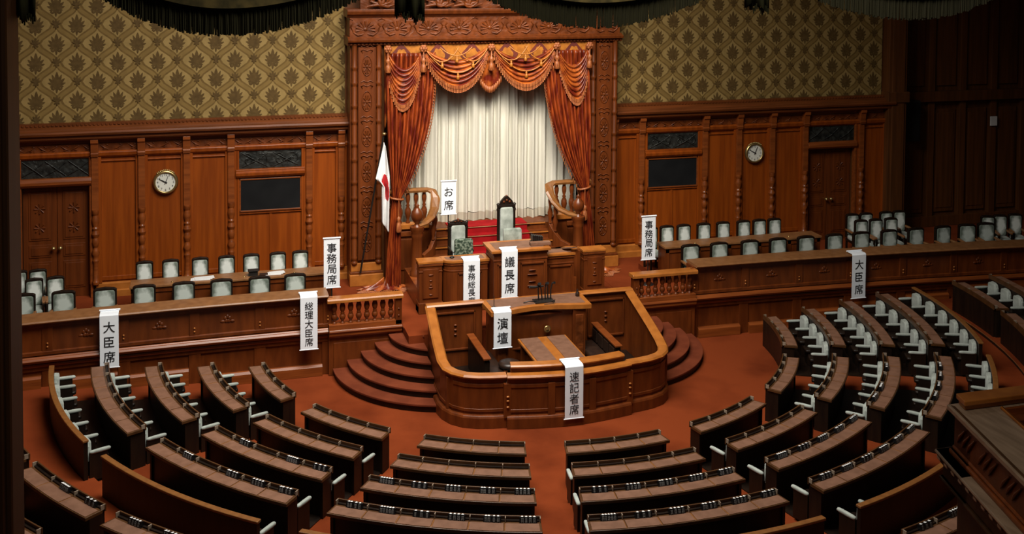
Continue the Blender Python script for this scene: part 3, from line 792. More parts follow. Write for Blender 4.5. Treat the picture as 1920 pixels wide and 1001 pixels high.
for xq in (-2.58, -1.71, 0, 1.71, 2.58):
    b = MB()
    for k in range(6):
        a = 2*pi*k/6; b.cushion((xq+.055*cos(a), 2.80, 6.86+.055*sin(a)), (.05, .05, .05), 1, 0, 8, 5)
    b.cushion((xq, 2.77, 6.86), (.05, .05, .05), 1, 0, 8, 5)
    b.lathe(xq, 2.80, [(.055, 6.28), (.085, 6.30), (.06, 6.45), (.035, 6.50), (.06, 6.55), (.055, 6.60), (.02, 6.64), (.02, 6.82)], 10, 0)
    b.build('tassel', [m_fringe], t)

# ---- steps up to the alcove with red runner, curved balustrades
t = thing('alcove_steps', 'wooden steps with a red carpet runner leading up to the alcove curtain', 'steps', (0, 2.4, 1.55))
b = MB()
ns = 5
for k in range(ns):
    b.box(-1.42-.11*(4-k), 1.42+.11*(4-k), 1.95+.22*k, 3.55, 1.55+.17*k, 1.55+.17*(k+1), 0)
    b.box(-1.43-.11*(4-k), 1.43+.11*(4-k), 1.92+.22*k, 1.99+.22*k, 1.55+.17*(k+1)-.03, 1.55+.17*(k+1), 1)
b.box(-2.62, 2.62, 2.84, 3.55, PZ, 2.39, 0)
b.build('treads', [m_throne, m_rail], t)
b = MB()
pts = []
for k in range(ns):
    pts += [(1.912+.22*k, 1.55+.17*k+.01), (1.912+.22*k, 1.55+.17*(k+1)+.012)]
pts += [(3.3, 1.55+.17*ns+.012)]
vs = [];
for y, z in pts: vs += [(-1.05, y, z), (.95, y, z)]
b.add(vs, [(2*i, 2*i+1, 2*i+3, 2*i+2) for i in range(len(pts)-1)], 0)
b.build('carpet_runner', [m_red], t, solid=.012)
b = MB()
for k in range(ns): b.tube([(-1.12, 1.9+.22*k, 1.55+.17*(k+1)-.01), (1.02, 1.9+.22*k, 1.55+.17*(k+1)-.01)], .012, 6, 0)
b.build('nosing', [m_strip], t)
for sg in (-1, 1):
    nm = 'left' if sg < 0 else 'right'
    t = thing('stair_balustrade', 'carved wooden balustrade with a sweeping rail on the %s of the red alcove steps' % nm, 'balustrade', (sg*2.1, 2.6, PZ))
    b = MB()
    for q in range(1):
        path = [(sg*2.60, 2.74, 3.40), (sg*2.0, 2.74, 3.40), (sg*1.62, 2.72, 3.40), (sg*1.48, 2.66, 3.36), (sg*1.46, 2.52, 3.2), (sg*1.52, 2.36, 3.0), (sg*1.64, 2.2, 2.84), (sg*1.82, 2.06, 2.75), (sg*2.0, 1.99, 2.72)]
    pr = [(-.10, -.03), (-.115, .02), (-.06, .06), (.06, .06), (.115, .02), (.10, -.03)]
    b.sweep(path, pr, 0, sm=False); b.build('hand_rail', [m_inlay], t)
    b = MB()
    b.box(min(sg*1.6, sg*2.6), max(sg*1.6, sg*2.6), 2.64, 2.80, PZ, 2.55, 0)
    b.box(min(sg*1.6, sg*2.6), max(sg*1.6, sg*2.6), 2.58, 2.82, 2.50, 2.62, 1)
    b.box(min(sg*1.98, sg*2.55), max(sg*1.98, sg*2.55), 2.61, 2.66, 1.5, 2.25, 0)
    b.box(min(sg*1.95, sg*2.58), max(sg*1.95, sg*2.58), 2.60, 2.66, 2.32, 2.44, 2)
    w2 = [(sg*1.62, 2.70, 2.60), (sg*1.50, 2.62, 2.56), (sg*1.48, 2.52, 2.45), (sg*1.54, 2.36, 2.28), (sg*1.66, 2.2, 2.1), (sg*1.86, 2.06, 2.0)]
    b.wall(w2, PZ, .1, 0)
    b.build('base_panel', [m_throne, m_rail, m_carve], t, bevel=.008)
    for i in range(5):
        x = sg*(2.50-.20*i)
        b = MB(); b.lathe(x, 2.72, [(.05, 2.62), (.055, 2.66), (.03, 2.70), (.05, 2.76), (.078, 2.86), (.07, 2.95), (.035, 3.02), (.05, 3.05), (.03, 3.09), (.055, 3.18), (.06, 3.26), (.04, 3.34), (.055, 3.38)], 12, 0)
        b.build('baluster', [m_desk], t)
    for i, (px_, py_, pz_, pt) in enumerate(((1.47, 2.52, 2.45, 3.18), (1.55, 2.34, 2.28, 2.97))):
        b = MB(); h = pt-pz_; b.lathe(sg*px_, py_, [(.045, pz_), (.03, pz_+.1*h), (.07, pz_+.35*h), (.03, pz_+.55*h), (.055, pz_+.75*h), (.04, pt)], 10, 0)
        b.build('baluster', [m_desk], t)
    b = MB()
    nx, ny = sg*2.02, 1.96
    b.lathe(nx, ny, [(.17, PZ+.45), (.17, PZ+.55), (.13, PZ+.60), (.12, 2.45), (.15, 2.52), (.13, 2.58), (.17, 2.64), (.17, 2.72)], 16, 0)
    b.lathe(nx, ny, [(.17, PZ), (.17, PZ+.45)], 16, 0)
    nw = b.build('newel_post', [m_throne], t)
    b = MB(); b.lathe(nx, ny, [(.10, 2.72), (.06, 2.77), (.05, 2.80), (.12, 2.88), (.15, 2.98), (.13, 3.08), (.06, 3.15), (.04, 3.19), (.06, 3.22), (0, 3.27)], 14, 0)
    b.build('finial', [m_desk], nw)

# ---- flag
t = thing('flag', 'white flag with a red disc hanging from a tall leaning pole left of the alcove', 'flag', (-3.23, 2.90, 1.42))
p0, p1 = Vector((-3.23, 2.90, 1.42)), Vector((-2.74, 2.46, 4.82))
b = MB(); b.tube([tuple(p0), tuple(p0.lerp(p1, .5)), tuple(p1)], .022, 8, 0); b.build('pole', [m_blackmetal], t)
b = MB(); e = p1
b.cushion(tuple(e+Vector((.01, -.01, .05))), (.055, .055, .04), 1, 0, 10, 6); b.build('finial', [m_brass], t)
b = MB()
def flag(u, v):
    ztop = 4.68
    wr_ = -2.71+.10*min(1, v/.35)
    if v < .45: wl_ = -2.74-.19*(v/.45)**1.1
    else: wl_ = -2.93+.15*min(1, (v-.45)/.08)
    L = 2.25 if u > .45 else 2.25
    z = ztop-2.20*v*(1-.12*(1-u)) - (.10*u*(1-v))
    x = wl_+(wr_-wl_)*u
    y = 2.40+.05*sin(u*11+3*v)*(.3+v)+.03*sin(u*5)
    return (x, y, z)
nu, nv = 40, 60
o = b.grid(flag, nu, nv, 0)
for j in range(nv):
    for i in range(nu):
        u, v = (i+.5)/nu, (j+.5)/nv
        if ((u-.66)/.26)**2+((v-.50)/.155)**2 < 1: b.m[o+j*nu+i] = 1
b.build('flag_cloth', [m_flagwhite, m_flagred], t, solid=.008)

# ---- clocks
for sg in (-1, 1):
    nm = 'left' if sg < 0 else 'right'
    cx, cz = sg*7.745, 3.72
    t = thing('wall_clock', 'round brass wall clock with white dial on the %s wall panels' % nm, 'clock', (cx, WY, cz))
    b = MB(); b.lathe(0, 0, [(.285, 0), (.29, .03), (.27, .07), (.235, .08), (.225, .06), (.225, .02)], 32, 0)
    b.v = [(cx+x, WY+.02-z, cz+y) for x, y, z in b.v]
    for a in range(50, 135, 8): b.cushion((cx+.29*cos(radians(a)), WY-.03, cz+.29*sin(radians(a))), (.028, .025, .022), 1, 0, 7, 4)
    b.build('case', [m_brass], t)
    b = MB(); b.lathe(0, 0, [(.23, 0), (.23, .035)], 32, 0); b.v = [(cx+x, WY+.01-z, cz+y) for x, y, z in b.v]; b.build('dial', [m_dial], t)
    b = MB()
    nums = ['12', '1', '2', '3', '4', '5', '6', '7', '8', '9', '10', '11']
    for i in range(12):
        a = radians(90-30*i)
        for q, ch in enumerate(nums[i]):
            vs, fs = glyphs(ch); k = .075; ox = (q-(len(nums[i])-1)/2)*.038
            b.add([(cx+.18*cos(a)+ox+k*x, WY-.029, cz+.18*sin(a)+k*y) for x, y in vs], fs, 0)
    b.build('numerals', [m_black], t)
    b = MB()
    def hand(ang, l, wd, y):
        a = radians(ang); c, s = cos(a), sin(a)
        P = [(-.04*c+wd*s, -.04*s-wd*c), (l*c+wd*.4*s, l*s-wd*.4*c), (l*c-wd*.4*s, l*s+wd*.4*c), (-.04*c-wd*s, -.04*s+wd*c)]
        b.prism_xz([(cx+x, cz+z) for x, z in P], y, y-.006, 0)
    hand(90-300, .17, .016, WY-.032); hand(90-22, .185, .009, WY-.04)
    b.build('hands', [m_black], t)
# ================================================================== PRESIDENT'S DESK, ROSTRUM, RECORDERS' ENCLOSURE
t = thing('president_desk', 'wide wooden desk of stepped sections on the stage below the alcove, tallest in its middle', 'desk', (0, .8, PZ))
def deskbox(nm, poly, z0, z1, ov=.05, pad=True, m=m_desk):
    b = MB()
    b.prism(poly, z0, z1-.06, 0)
    cx = sum(p[0] for p in poly)/len(poly); cy = sum(p[1] for p in poly)/len(poly)
    sc_ = lambda q: [(cx+(x-cx)*(1+q/ max(.2, abs(x-cx))), cy+(y-cy)*(1+q/max(.2, abs(y-cy)))) for x, y in poly]
    base = [(x, y) for x, y in sc_(.02)]
    b.prism(base, z0, z0+.16, 0); b.prism(sc_(.01), z1-.26, z1-.22, 0); b.prism(sc_(.02), z1-.12, z1-.06, 1)
    ob = b.build(nm, [m, m_carve], t, bevel=.01)
    b = MB(); b.prism(sc_(ov), z1-.06, z1, 0)
    if pad: b.prism(sc_(-.06), z1-.01, z1+.006, 1)
    b.build(nm+'_top', [m_rail, m_pad], ob, bevel=.012)
    return ob
for sg in (-1, 1):
    x0, x1 = sorted((sg*1.70, sg*2.22))
    ob = deskbox('end_pier', [(x0, .62), (x1, .62), (x1, .92), (x0, .92)], PZ, 2.26, .03, False)
    b = MB(); xm = (x0+x1)/2
    b.box(x0+.08, x1-.08, .595, .63, 1.42, 2.08, 0)
    for zz, w_ in ((1.95, .07), (1.82, .04), (1.72, .03), (1.66, .06), (1.5, .05)):
        b.cushion((xm, .595, zz), (w_, .02, .018), 1, 1, 10, 4)
    b.box(x0-.02, x1+.02, .58, .95, PZ, 1.32, 1)
    b.build('pier_panel', [m_desk, m_throne], ob, bevel=.008)
    cor = arcpts(sg*1.42, .76, .24, radians(180 if sg < 0 else 0), radians(270), 8)
    poly = [(sg*.66, .92), (sg*1.66, .92)]+[(x, y) for x, y in cor]+[(sg*.66, .52)]
    if sg > 0: poly = poly[::-1]
    ob = deskbox('secretary_desk', poly[::-1], PZ, 2.26, .04)
    b = MB()
    xa, xb = sorted((sg*.80, sg*1.36))
    for (p, q, r, s_) in ((xa, xb, 1.94, 1.98), (xa, xb, 1.30, 1.34), (xa, xa+.03, 1.3, 1.98), (xb-.03, xb, 1.3, 1.98)): b.box(p, q, .495, .53, r, s_, 0)
    b.build('front_panel', [m_desk], ob, bevel=.006)
ob = deskbox('speaker_desk', [(-.60, .20), (.66, .20), (.66, .90), (-.60, .90)], PZ, 2.52, .07)
b = MB()
for xa, xb in ((-.52, -.12), (.02, .60)):
    for (p, q, r, s_) in ((xa, xb, 2.16, 2.2), (xa, xb, 1.40, 1.44), (xa, xa+.03, 1.4, 2.2), (xb-.03, xb, 1.4, 2.2)): b.box(p, q, .17, .21, r, s_, 0)
for zz in (2.02, 1.92, 1.76, 1.66): b.cushion((.30, .18, zz), (.10 if zz in (2.02, 1.76) else .14, .02, .014), 1, 0, 10, 4)
b.build('front_panel', [m_desk], ob, bevel=.006)
# things on the desk
t2 = thing('bell_stand', 'small black finned device on the president desk, right of the tall chair', 'device', (.50, .62, 2.53))
b = MB()
for i in range(6): b.box(.40+.045*i, .425+.045*i, .50, .66, 2.56, 2.72-.008*i, 0)
b.box(.38, .66, .48, .68, 2.53, 2.57, 0); b.build('fins', [m_blackmetal], t2, bevel=.006)
t2 = thing('wooden_box', 'low wooden box lying on the president desk beside the black device', 'box', (.52, .42, 2.53))
b = MB(); b.box(.30, .78, .30, .46, 2.53, 2.585, 0); b.box(.30, .78, .30, .46, 2.585, 2.60, 0); b.build('box_body', [m_pad], t2, bevel=.006)
t2 = thing('desk_microphone', 'small black microphone on the low left section of the president desk', 'microphone', (-1.45, .72, 2.27))
b = MB(); b.cushion((-1.45, .72, 2.29), (.06, .05, .02), 1, 0, 10, 4); b.tube([(-1.45, .72, 2.29), (-1.43, .74, 2.36), (-1.38, .8, 2.38)], .01, 6, 0); b.build('body', [m_blackmetal], t2)

# ---- enclosure
ZB, ZF = 1.72, 1.08
left = [(-2.26, -.78), (-2.29, -1.3), (-2.32, -1.9), (-2.33, -2.35), (-2.29, -2.62), (-2.19, -2.85), (-2.02, -3.03), (-1.78, -3.14), (-1.5, -3.2), (-1.26, -3.23)]
def zrail(y): return ZF+(ZB-ZF)*max(0, min(1, (y+2.5)/1.74))
frontp = [(-1.26+2.52*i/12, -3.30-.17*sin(pi*i/12)) for i in range(13)]
t = thing('recorders_enclosure', 'low curved wooden enclosure with an orange top rail around the pit below the rostrum', 'enclosure', (0, -2, FL))
right = [(-x, y) for x, y in left[::-1]]
b = MB()
for P in (left, right):
    b.wall([(x, y, zrail(y)-.04) for x, y in P], FL, .09, 0)
b.wall([(x, y, ZF-.02) for x, y in frontp], FL, .09, 0)
for sg in (-1, 1):
    b.box(min(sg*1.12, sg*2.28), max(sg*1.12, sg*2.28), -.80, -.70, FL, ZB-.03, 0)
b.build('wall_panel', [m_desk], t)
b = MB()                                     # outer plinth, mouldings, stiles
def outer(P, o):
    out = []
    for i, p in enumerate(P):
        a = P[max(i-1, 0)]; c = P[min(i+1, len(P)-1)]
        dx, dy = c[0]-a[0], c[1]-a[1]; l = sqrt(dx*dx+dy*dy)
        out.append((p[0]+o*dy/l, p[1]-o*dx/l))
    return out
for P in (left, right, frontp):
    z3 = [(x, y, 0) for x, y in P]
    b.sweep(z3, [(.0, FL), (-.12, FL), (-.12, FL+.20), (-.10, FL+.24), (.0, FL+.26)], 0)
    b.sweep(z3, [(.0, FL+.30), (-.06, FL+.30), (-.06, FL+.36), (.0, FL+.37)], 0)
b.sweep([(x, y, 0) for x, y in frontp], [(.0, .86), (-.06, .86), (-.06, .93), (.0, .94)], 0)
for P in (left[5:], right[:5]):
    b.sweep([(x, y, 0) for x, y in P], [(.0, .86), (-.06, .86), (-.06, .93), (.0, .94)], 0)
for x, y in [(-1.26, -3.30), (1.26, -3.30), (-.42, -3.46), (.42, -3.46), (-2.26, -2.7), (2.26, -2.7)]:
    b.box(x-.07, x+.07, y-.07, y+.05, FL+.2, .95, 0)
    if abs(x) > 1.2 and abs(x) < 2:
        for zz in (.5, .62, .7): b.cushion((x, y-.08, zz), (.035, .025, .02), 1, 1, 8, 4)
b.build('outer_moulding', [m_desk, m_rail], t, bevel=.008)
b = MB()
cap = [(-.10, -.03), (-.11, .0), (-.08, .035), (.08, .035), (.11, .0), (.10, -.03)]
for P in (left, right): b.sweep([(x, y, zrail(y)-.01) for x, y in P], cap, 0)
b.sweep([(x, y, ZF) for x, y in frontp], cap, 0)
for sg in (-1, 1):
    x0, x1 = sorted((sg*1.10, sg*2.34))
    b.prism_yz([(-.84, ZB-.04), (-.86, ZB-.01), (-.83, ZB+.02), (-.68, ZB+.02), (-.65, ZB-.01), (-.67, ZB-.04)], x0, x1, 0)
b.build('top_rail', [m_rail], t)
for sg in (-1, 1):                           # inner face panels at the back
    b = MB()
    x0, x1 = sorted((sg*1.28, sg*2.14))
    for (p, q, r, s_) in ((x0, x1, 1.52, 1.56), (x0, x1, .72, .76), (x0, x0+.03, .72, 1.56), (x1-.03, x1, .72, 1.56)): b.box(p, q, -.835, -.79, r, s_, 0)
    xm = (x0+x1)/2
    for zz in (1.26, 1.16, 1.06): b.cushion((xm, -.81, zz), (.04, .02, .022), 1, 0, 8, 4)
    b.build('back_moulding', [m_desk], t, bevel=.006)
b = MB()                                     # raised ledge over the front
lp = [(-1.16+2.32*i/12, -3.18-.15*sin(pi*i/12), 1.06) for i in range(13)]
b.sweep(lp, [(-.05, 0), (-.05, .15), (.06, .15), (.06, 0)], 1)
b.sweep(lp, [(-.09, .14), (-.1, .17), (-.07, .20), (.12, .20), (.13, .17), (.12, .14)], 0)
b.build('front_ledge', [m_rail, m_carve], t, bevel=.006)
b = MB(); b.prism([(-2.2, -.8), (-2.24, -2.4), (-2.0, -2.95), (-1.3, -3.17), (1.3, -3.17), (2.0, -2.95), (2.24, -2.4), (2.2, -.8)], FL, .36, 0)
b.build('pit_floor', [m_dark], t)
# ---- rostrum
t = thing('rostrum', 'speaking rostrum with a bowed brown top standing at the back of the enclosure', 'rostrum', (0, -1.1, FL))
def bow(e, n=14):
    return [(-1.08-e+(2.16+2*e)*i/n, -1.50-e+.17*sin(pi*i/n)**2*(1 if True else 0)) for i in range(n+1)]
b = MB()
b.prism([(-1.02, -.72), ]+[(x*.93, y+.10) for x, y in bow(0)]+[(1.02, -.72)], .36, 1.62, 0)
for sg in (-1, 1):
    b.box(sg*.86-.14, sg*.86+.14, -1.47, -1.2, .36, 1.64, 0); b.box(sg*.86-.09, sg*.86+.09, -1.49, -1.4, .5, 1.5, 1)
b.box(-.66, .66, -1.32, -1.2, 1.50, 1.54, 0); b.box(-.66, .66, -1.34, -1.2, .80, .84, 0)
b.build('body', [m_desk, m_carve], t, bevel=.008)
b = MB()
b.prism([(-1.14, -.66)]+bow(.03)+[(1.14, -.66)], 1.62, 1.72, 0)
b.prism([(-1.02, -.74)]+[(x*.94, y+.10) for x, y in bow(0)]+[(1.02, -.74)], 1.715, 1.728, 1)
b.build('top', [m_rail, m_pad], t, bevel=.01)
b = MB(); b.lathe(0, 0, [(.075, 0), (.08, .015), (.055, .03), (.05, .02), (.03, .035), (0, .035)], 20, 0)
b.v = [(.19+x, -1.30-z, 1.18+y) for x, y, z in b.v]; b.build('crest', [m_brass], t)
# microphones on the rostrum
t2 = thing('microphone_cluster', 'cluster of black gooseneck microphones standing on the rostrum', 'microphone', (.16, -1.05, 1.73))
b = MB()
b.box(-.06, .38, -1.25, -.98, 1.728, 1.75, 0); b.build('base', [m_blackmetal], t2, bevel=.006)
for i, (dx, lean) in enumerate(((-.06, -.02), (.02, -.06), (.09, .0), (.15, -.03), (.21, .03))):
    b = MB()
    x = .12+dx
    b.tube([(x, -1.08, 1.75), (x+lean*.3, -1.06, 1.95), (x+lean, -1.10, 2.1), (x+lean*1.5, -1.2, 2.14)], [.016, .014, .016, .03], 7, 0)
    b.build('gooseneck', [m_blackmetal], t2)
b = MB(); b.tube([(-.16, -1.12, 2.06), (-.05, -1.12, 2.05), (.16, -1.12, 2.06)], [.03, .028, .015], 7, 0); b.build('side_arm', [m_blackmetal], t2)
b = MB(); b.tube([(-.30, -1.15, 1.74), (-.20, -1.2, 1.78), (-.08, -1.18, 1.76), (0, -1.15, 1.75)], .012, 5, 0); b.tube([(.30, -1.25, 1.75), (.36, -1.30, 1.80), (.30, -1.38, 1.75), (.1, -1.36, 1.74)], .008, 5, 0); b.build('cable', [m_blackmetal], t2)
t2 = thing('rostrum_mic', 'slim dark gooseneck standing at the left corner of the rostrum top', 'microphone', (-.98, -1.25, 1.73))  # thin microphone pole, gives no light
b = MB(); b.lathe(-.98, -1.25, [(.04, 1.728), (.03, 1.745), (.008, 1.76), (.008, 1.98)], 8, 0); b.build('stem', [m_blackmetal], t2)
t2 = thing('water_cup', 'small dark cup at the right corner of the rostrum top', 'cup', (.98, -.98, 1.73))
b = MB(); b.lathe(.98, -.98, [(.03, 1.728), (.05, 1.75), (.045, 1.80), (.02, 1.83), (.02, 1.88)], 10, 0); b.build('cup', [m_leather], t2)
# recorders' table, benches, stool
t = thing('recorders_table', 'table with two brown writing pads parted by a wood strip in the enclosure pit', 'table', (0, -2.2, .36))
b = MB(); b.box(-.53, .53, -2.96, -1.50, 1.05, 1.10, 0); b.build('table_top', [m_rail], t, bevel=.008)
for x0, x1 in ((-.49, -.10), (.10, .49)):
    b = MB(); b.box(x0, x1, -2.92, -1.54, 1.10, 1.112, 0); b.build('writing_pad', [m_pad], t)
for sx in (-.44, .44):
    for yy in (-2.86, -1.6):
        b = MB(); b.box(sx-.04, sx+.04, yy-.04, yy+.04, .36, 1.05, 0); b.build('leg', [m_desk], t)
for sg in (-1, 1):
    t = thing('bench', 'dark leather bench with panelled back %s of the recorders table' % ('left' if sg < 0 else 'right'), 'bench', (sg*1.3, -1.6, .36))
    x0, x1 = sorted((sg*1.36, sg*1.46))
    b = MB(); b.box(x0, x1, -2.35, -.92, .36, 1.06, 0)
    for i in range(4): b.box(min(sg*1.33, sg*1.37), max(sg*1.33, sg*1.37), -2.28+.34*i, -2.0+.34*i, .75, 1.0, 1)
    b.build('backrest', [m_dark, m_leather], t, bevel=.01)
    b = MB(); b.box(min(sg*1.33, sg*1.49), max(sg*1.33, sg*1.49), -2.38, -.9, 1.05, 1.09, 0); b.build('back_rail', [m_trim], t, bevel=.008)
    b = MB(); b.cushion((sg*1.18, -1.62, .66), (.19, .70, .07), .3, 0, 20, 6); b.build('seat', [m_leather], t)
    b = MB(); b.box(min(sg*1.02, sg*1.36), max(sg*1.02, sg*1.36), -2.3, -.95, .36, .62, 0); b.build('seat_box', [m_dark], t)
t = thing('stool', 'round dark leather stool left of the recorders table', 'stool', (-.86, -2.05, .36))
b = MB(); b.lathe(-.86, -2.05, [(.05, .72), (.20, .74), (.23, .79), (.22, .84), (.15, .87), (0, .875)], 20, 0); b.build('seat', [m_leather], t)
b = MB(); b.lathe(-.86, -2.05, [(.18, .36), (.16, .39), (.04, .42), (.035, .72)], 12, 0); b.build('pedestal', [m_blackmetal], t)

# ================================================================== HANGING NAME BANNERS
def banner(text, x, y, zt, zb, w_, label, flap=.0, stand=None, csz=None, clip=None):
    t = thing('name_banner', label, 'banner', (x, y, zt))
    b = MB()
    h = w_/2
    yb = y-.004
    if flap:
        b.add([(x-h, y+flap, zt+.012), (x+h, y+flap, zt+.012), (x+h, y+.03, zt+.012), (x-h, y+.03, zt+.012), (x+h, y, zt-.02), (x-h, y, zt-.02), (x+h, y, zb), (x-h, y, zb)],
              [(0, 3, 2, 1), (3, 5, 4, 2), (5, 7, 6, 4)], 0)
    else:
        b.add([(x-h, y, zt), (x+h, y, zt), (x+h, y, zb), (x-h, y, zb)], [(0, 3, 2, 1)], 0)
    b.build('cloth', [m_white], t, solid=.006)
    b = MB(); rz_ = zt+(.03 if flap else 0); ry = y+flap
    b.tube([(x-h-.02, ry, rz_), (x+h+.02, ry, rz_)], .02, 8, 0); b.build('top_rod', [m_white], t)
    b = MB(); b.tube([(x-h-.02, y, zb), (x+h+.02, y, zb)], .012, 8, 0); b.build('bottom_rod', [m_white], t)
    n = len(text); b = MB()
    top = zt-.10; bot = zb+.07
    pitch = (top-bot)/n
    size = min(csz or .25, pitch*.98)
    for i, ch in enumerate(text):
        cz = top-pitch*(i+.5)
        vs, fs = glyphs(ch)
        b.add([(x+.97*size*px_, yb-.004+.0-.002, cz+size*pz_) for px_, pz_ in vs], fs, 0)
    b.build('lettering', [m_black], t)
    if stand:
        b = MB(); b.tube([(x, y+.03, stand), (x, y+.03, zt)], .014, 8, 0); b.lathe(x, y+.03, [(.16, stand), (.16, stand+.015), (.03, stand+.03)], 14, 0)
        b.build('stand', [m_blackmetal], t)
banner('お席', -1.31, 1.72, 3.82, 3.02, .35, 'white banner reading お席 on a stand before the cream curtain', stand=1.55, csz=.25)
banner('事務局席', -4.16, .75, 2.90, 1.79, .35, 'white banner reading 事務局席 on a stand at the end of the left secretaries desk', stand=PZ, csz=.24)
banner('総理大臣席', -4.73, -.03, 1.88, .74, .36, 'white banner reading 総理大臣席 over the left long desk beside the balustrade', flap=.22, csz=.215)
banner('大臣席', -8.72, -.16, 1.88, .80, .36, 'white banner reading 大臣席 over the middle of the left long desk', flap=.22, csz=.245)
banner('事務総長席', -1.06, .42, 2.28, 1.19, .38, 'white banner reading 事務総長席 over the low left section of the president desk', flap=.16, csz=.215)
banner('議長席', -.265, .08, 2.53, 1.46, .37, 'white banner reading 議長席 hanging over the tall middle of the president desk', flap=.16, csz=.25)
banner('演壇', -.88, -1.58, 1.74, .97, .38, 'white banner reading 演壇 hanging over the rostrum left corner', flap=.16, csz=.26)
banner('速記者席', 0.0, -3.62, 1.27, .24, .37, 'white banner reading 速記者席 hanging down the front of the enclosure', flap=.30, csz=.235)
banner('事務局席', 3.62, 1.30, 2.78, 1.70, .36, 'white banner reading 事務局席 on a stand at the end of the right secretaries desk', stand=PZ, csz=.235)
banner('大臣席', 8.58, -.14, 1.88, .79, .38, 'white banner reading 大臣席 over the right long desk', flap=.22, csz=.255)
# ================================================================== CHAIRS ON THE PLATFORM
def armchair(name, label, width, height, seat_z, backm, arms=True):
    t = thing(name, label, 'chair', (0, 0, 0))
    h = width/2
    b = MB(); b.cushion((0, -.06, seat_z), (h*.92, .22, .06), .3, 0); b.build('seat', [backm], t)
    b = MB(); b.cushion((0, .165, (seat_z+height)/2+.01), (h*.86, .05, (height-seat_z)/2-.05), .22, 0, 24, 10); b.build('back_cushion', [m_palemid if backm is m_velvet else m_palemid2], t)
    b = MB()
    z0, z1 = seat_z-.02, height
    b.box(-h, -h+.035, .14, .23, z0, z1-.03, 0); b.box(h-.035, h, .14, .23, z0, z1-.03, 0)
    P = [(-h, z1-.06), (h, z1-.06), (h, z1-.03), (h*.8, z1), (0, z1+.02), (-h*.8, z1), (-h, z1-.03)]
    b.prism_xz(P, .14, .23, 0); b.box(-h+.03, h-.03, .19, .23, z0, z1-.05, 0)
    b.build('back_frame', [m_dark], t, bevel=.008)
    b = MB(); b.box(-h, h, -.26, .2, seat_z-.11, seat_z-.04, 0); b.build('seat_frame', [m_dark], t, bevel=.008)
    for sx in (-1, 1):
        for yy in (-.23, .18):
            b = MB(); b.box(sx*(h-.03)-.022, sx*(h-.03)+.022, yy-.022, yy+.022, 0, seat_z-.1, 0); b.build('leg', [m_dark], t)
        if arms:
            b = MB(); b.box(sx*(h-.01)-.025, sx*(h-.01)+.025, -.24, -.2, seat_z-.06, seat_z+.18, 0); b.cushion((sx*(h-.005), -.02, seat_z+.20), (.035, .22, .03), .4, 1, 10, 5)
            b.build('arm', [m_dark, m_strip], t, bevel=.006)
    return t
mc = armchair('minister_chair', 'x', .47, .97, .38, m_velvet)
first = [True]
def put(proto, used, loc, rz, label, group):
    if not used[0]:
        used[0] = True; proto.location = T(loc); proto.rotation_euler = (0, 0, rz); proto['label'] = label; proto['group'] = group
        return proto
    return dup(proto, loc, rz, label, group)
um = [False]
for i, x in enumerate([-4.93, -5.70, -6.51, -7.30, -8.11, -8.90, -9.72, -10.5]):
    put(mc, um, (x, .93, PZ), 0, 'sage armchair behind the left long desk, %s away from the alcove' % ORD[i], 'ministers chairs behind the left long desk')
for i, x in enumerate([4.65, 5.43, 6.27, 7.06, 7.85, 8.67, 9.46, 10.29, 11.1, 11.93, 12.64, 13.24]):
    put(mc, um, (x, .93, PZ), 0 if i < 10 else radians(-14), 'sage armchair behind the right long desk, %s away from the alcove' % ORD[i], 'ministers chairs behind the right long desk')
scp = armchair('secretary_chair', 'x', .37, 1.02, .40, m_velvet2)
us = [False]
for i, x in enumerate([-4.72, -5.23, -5.83, -6.38, -6.96, -7.6, -8.16]):
    put(scp, us, (x, 2.08, 1.22), 0, 'narrow pale chair behind the left secretaries desk, %s away from the alcove' % ORD[i], 'secretaries chairs behind the left desk')
for i, x in enumerate([4.08, 4.53, 5.0, 5.56, 6.11, 6.70, 7.16, 7.6]):
    put(scp, us, (x, 2.08, 1.22), 0, 'narrow pale chair behind the right secretaries desk, %s away from the alcove' % ORD[i], 'secretaries chairs behind the right desk')
for i, (x, y, z, r) in enumerate(((-10.40, 2.45, 1.10, 0), (-10.80, 2.45, 1.10, 0), (-10.38, 1.75, 1.10, 0), (-9.96, 1.80, 1.10, 0))):
    put(scp, us, (x, y, z), radians(8), 'narrow pale chair in the group before the left door, ' + ('back row nearer the alcove', 'back row nearer the pillar', 'front row nearer the pillar', 'front row nearer the alcove')[i], 'spare chairs by the left door')
for i, (x, y, lab) in enumerate(((10.21, 2.5, 'back row, farthest left'), (10.64, 2.5, 'back row, second from left'), (11.27, 2.5, 'back row, third from left'), (11.69, 2.5, 'back row, farthest right'), (10.05, 1.85, 'middle row, left one'), (10.5, 1.85, 'middle row, centre one'), (10.97, 1.85, 'middle row, right one'))):
    put(scp, us, (x, y, PZ), radians(-6), 'narrow pale chair in the cluster by the right door, ' + lab, 'spare chairs by the right door')
for i, x in enumerate((13.95, 14.36, 14.86)):
    put(scp, us, (x, 1.75, PZ-.1), radians(-20), 'narrow pale chair at the far right end of the platform, %s from the left' % ORD[i], 'spare chairs at the far right')
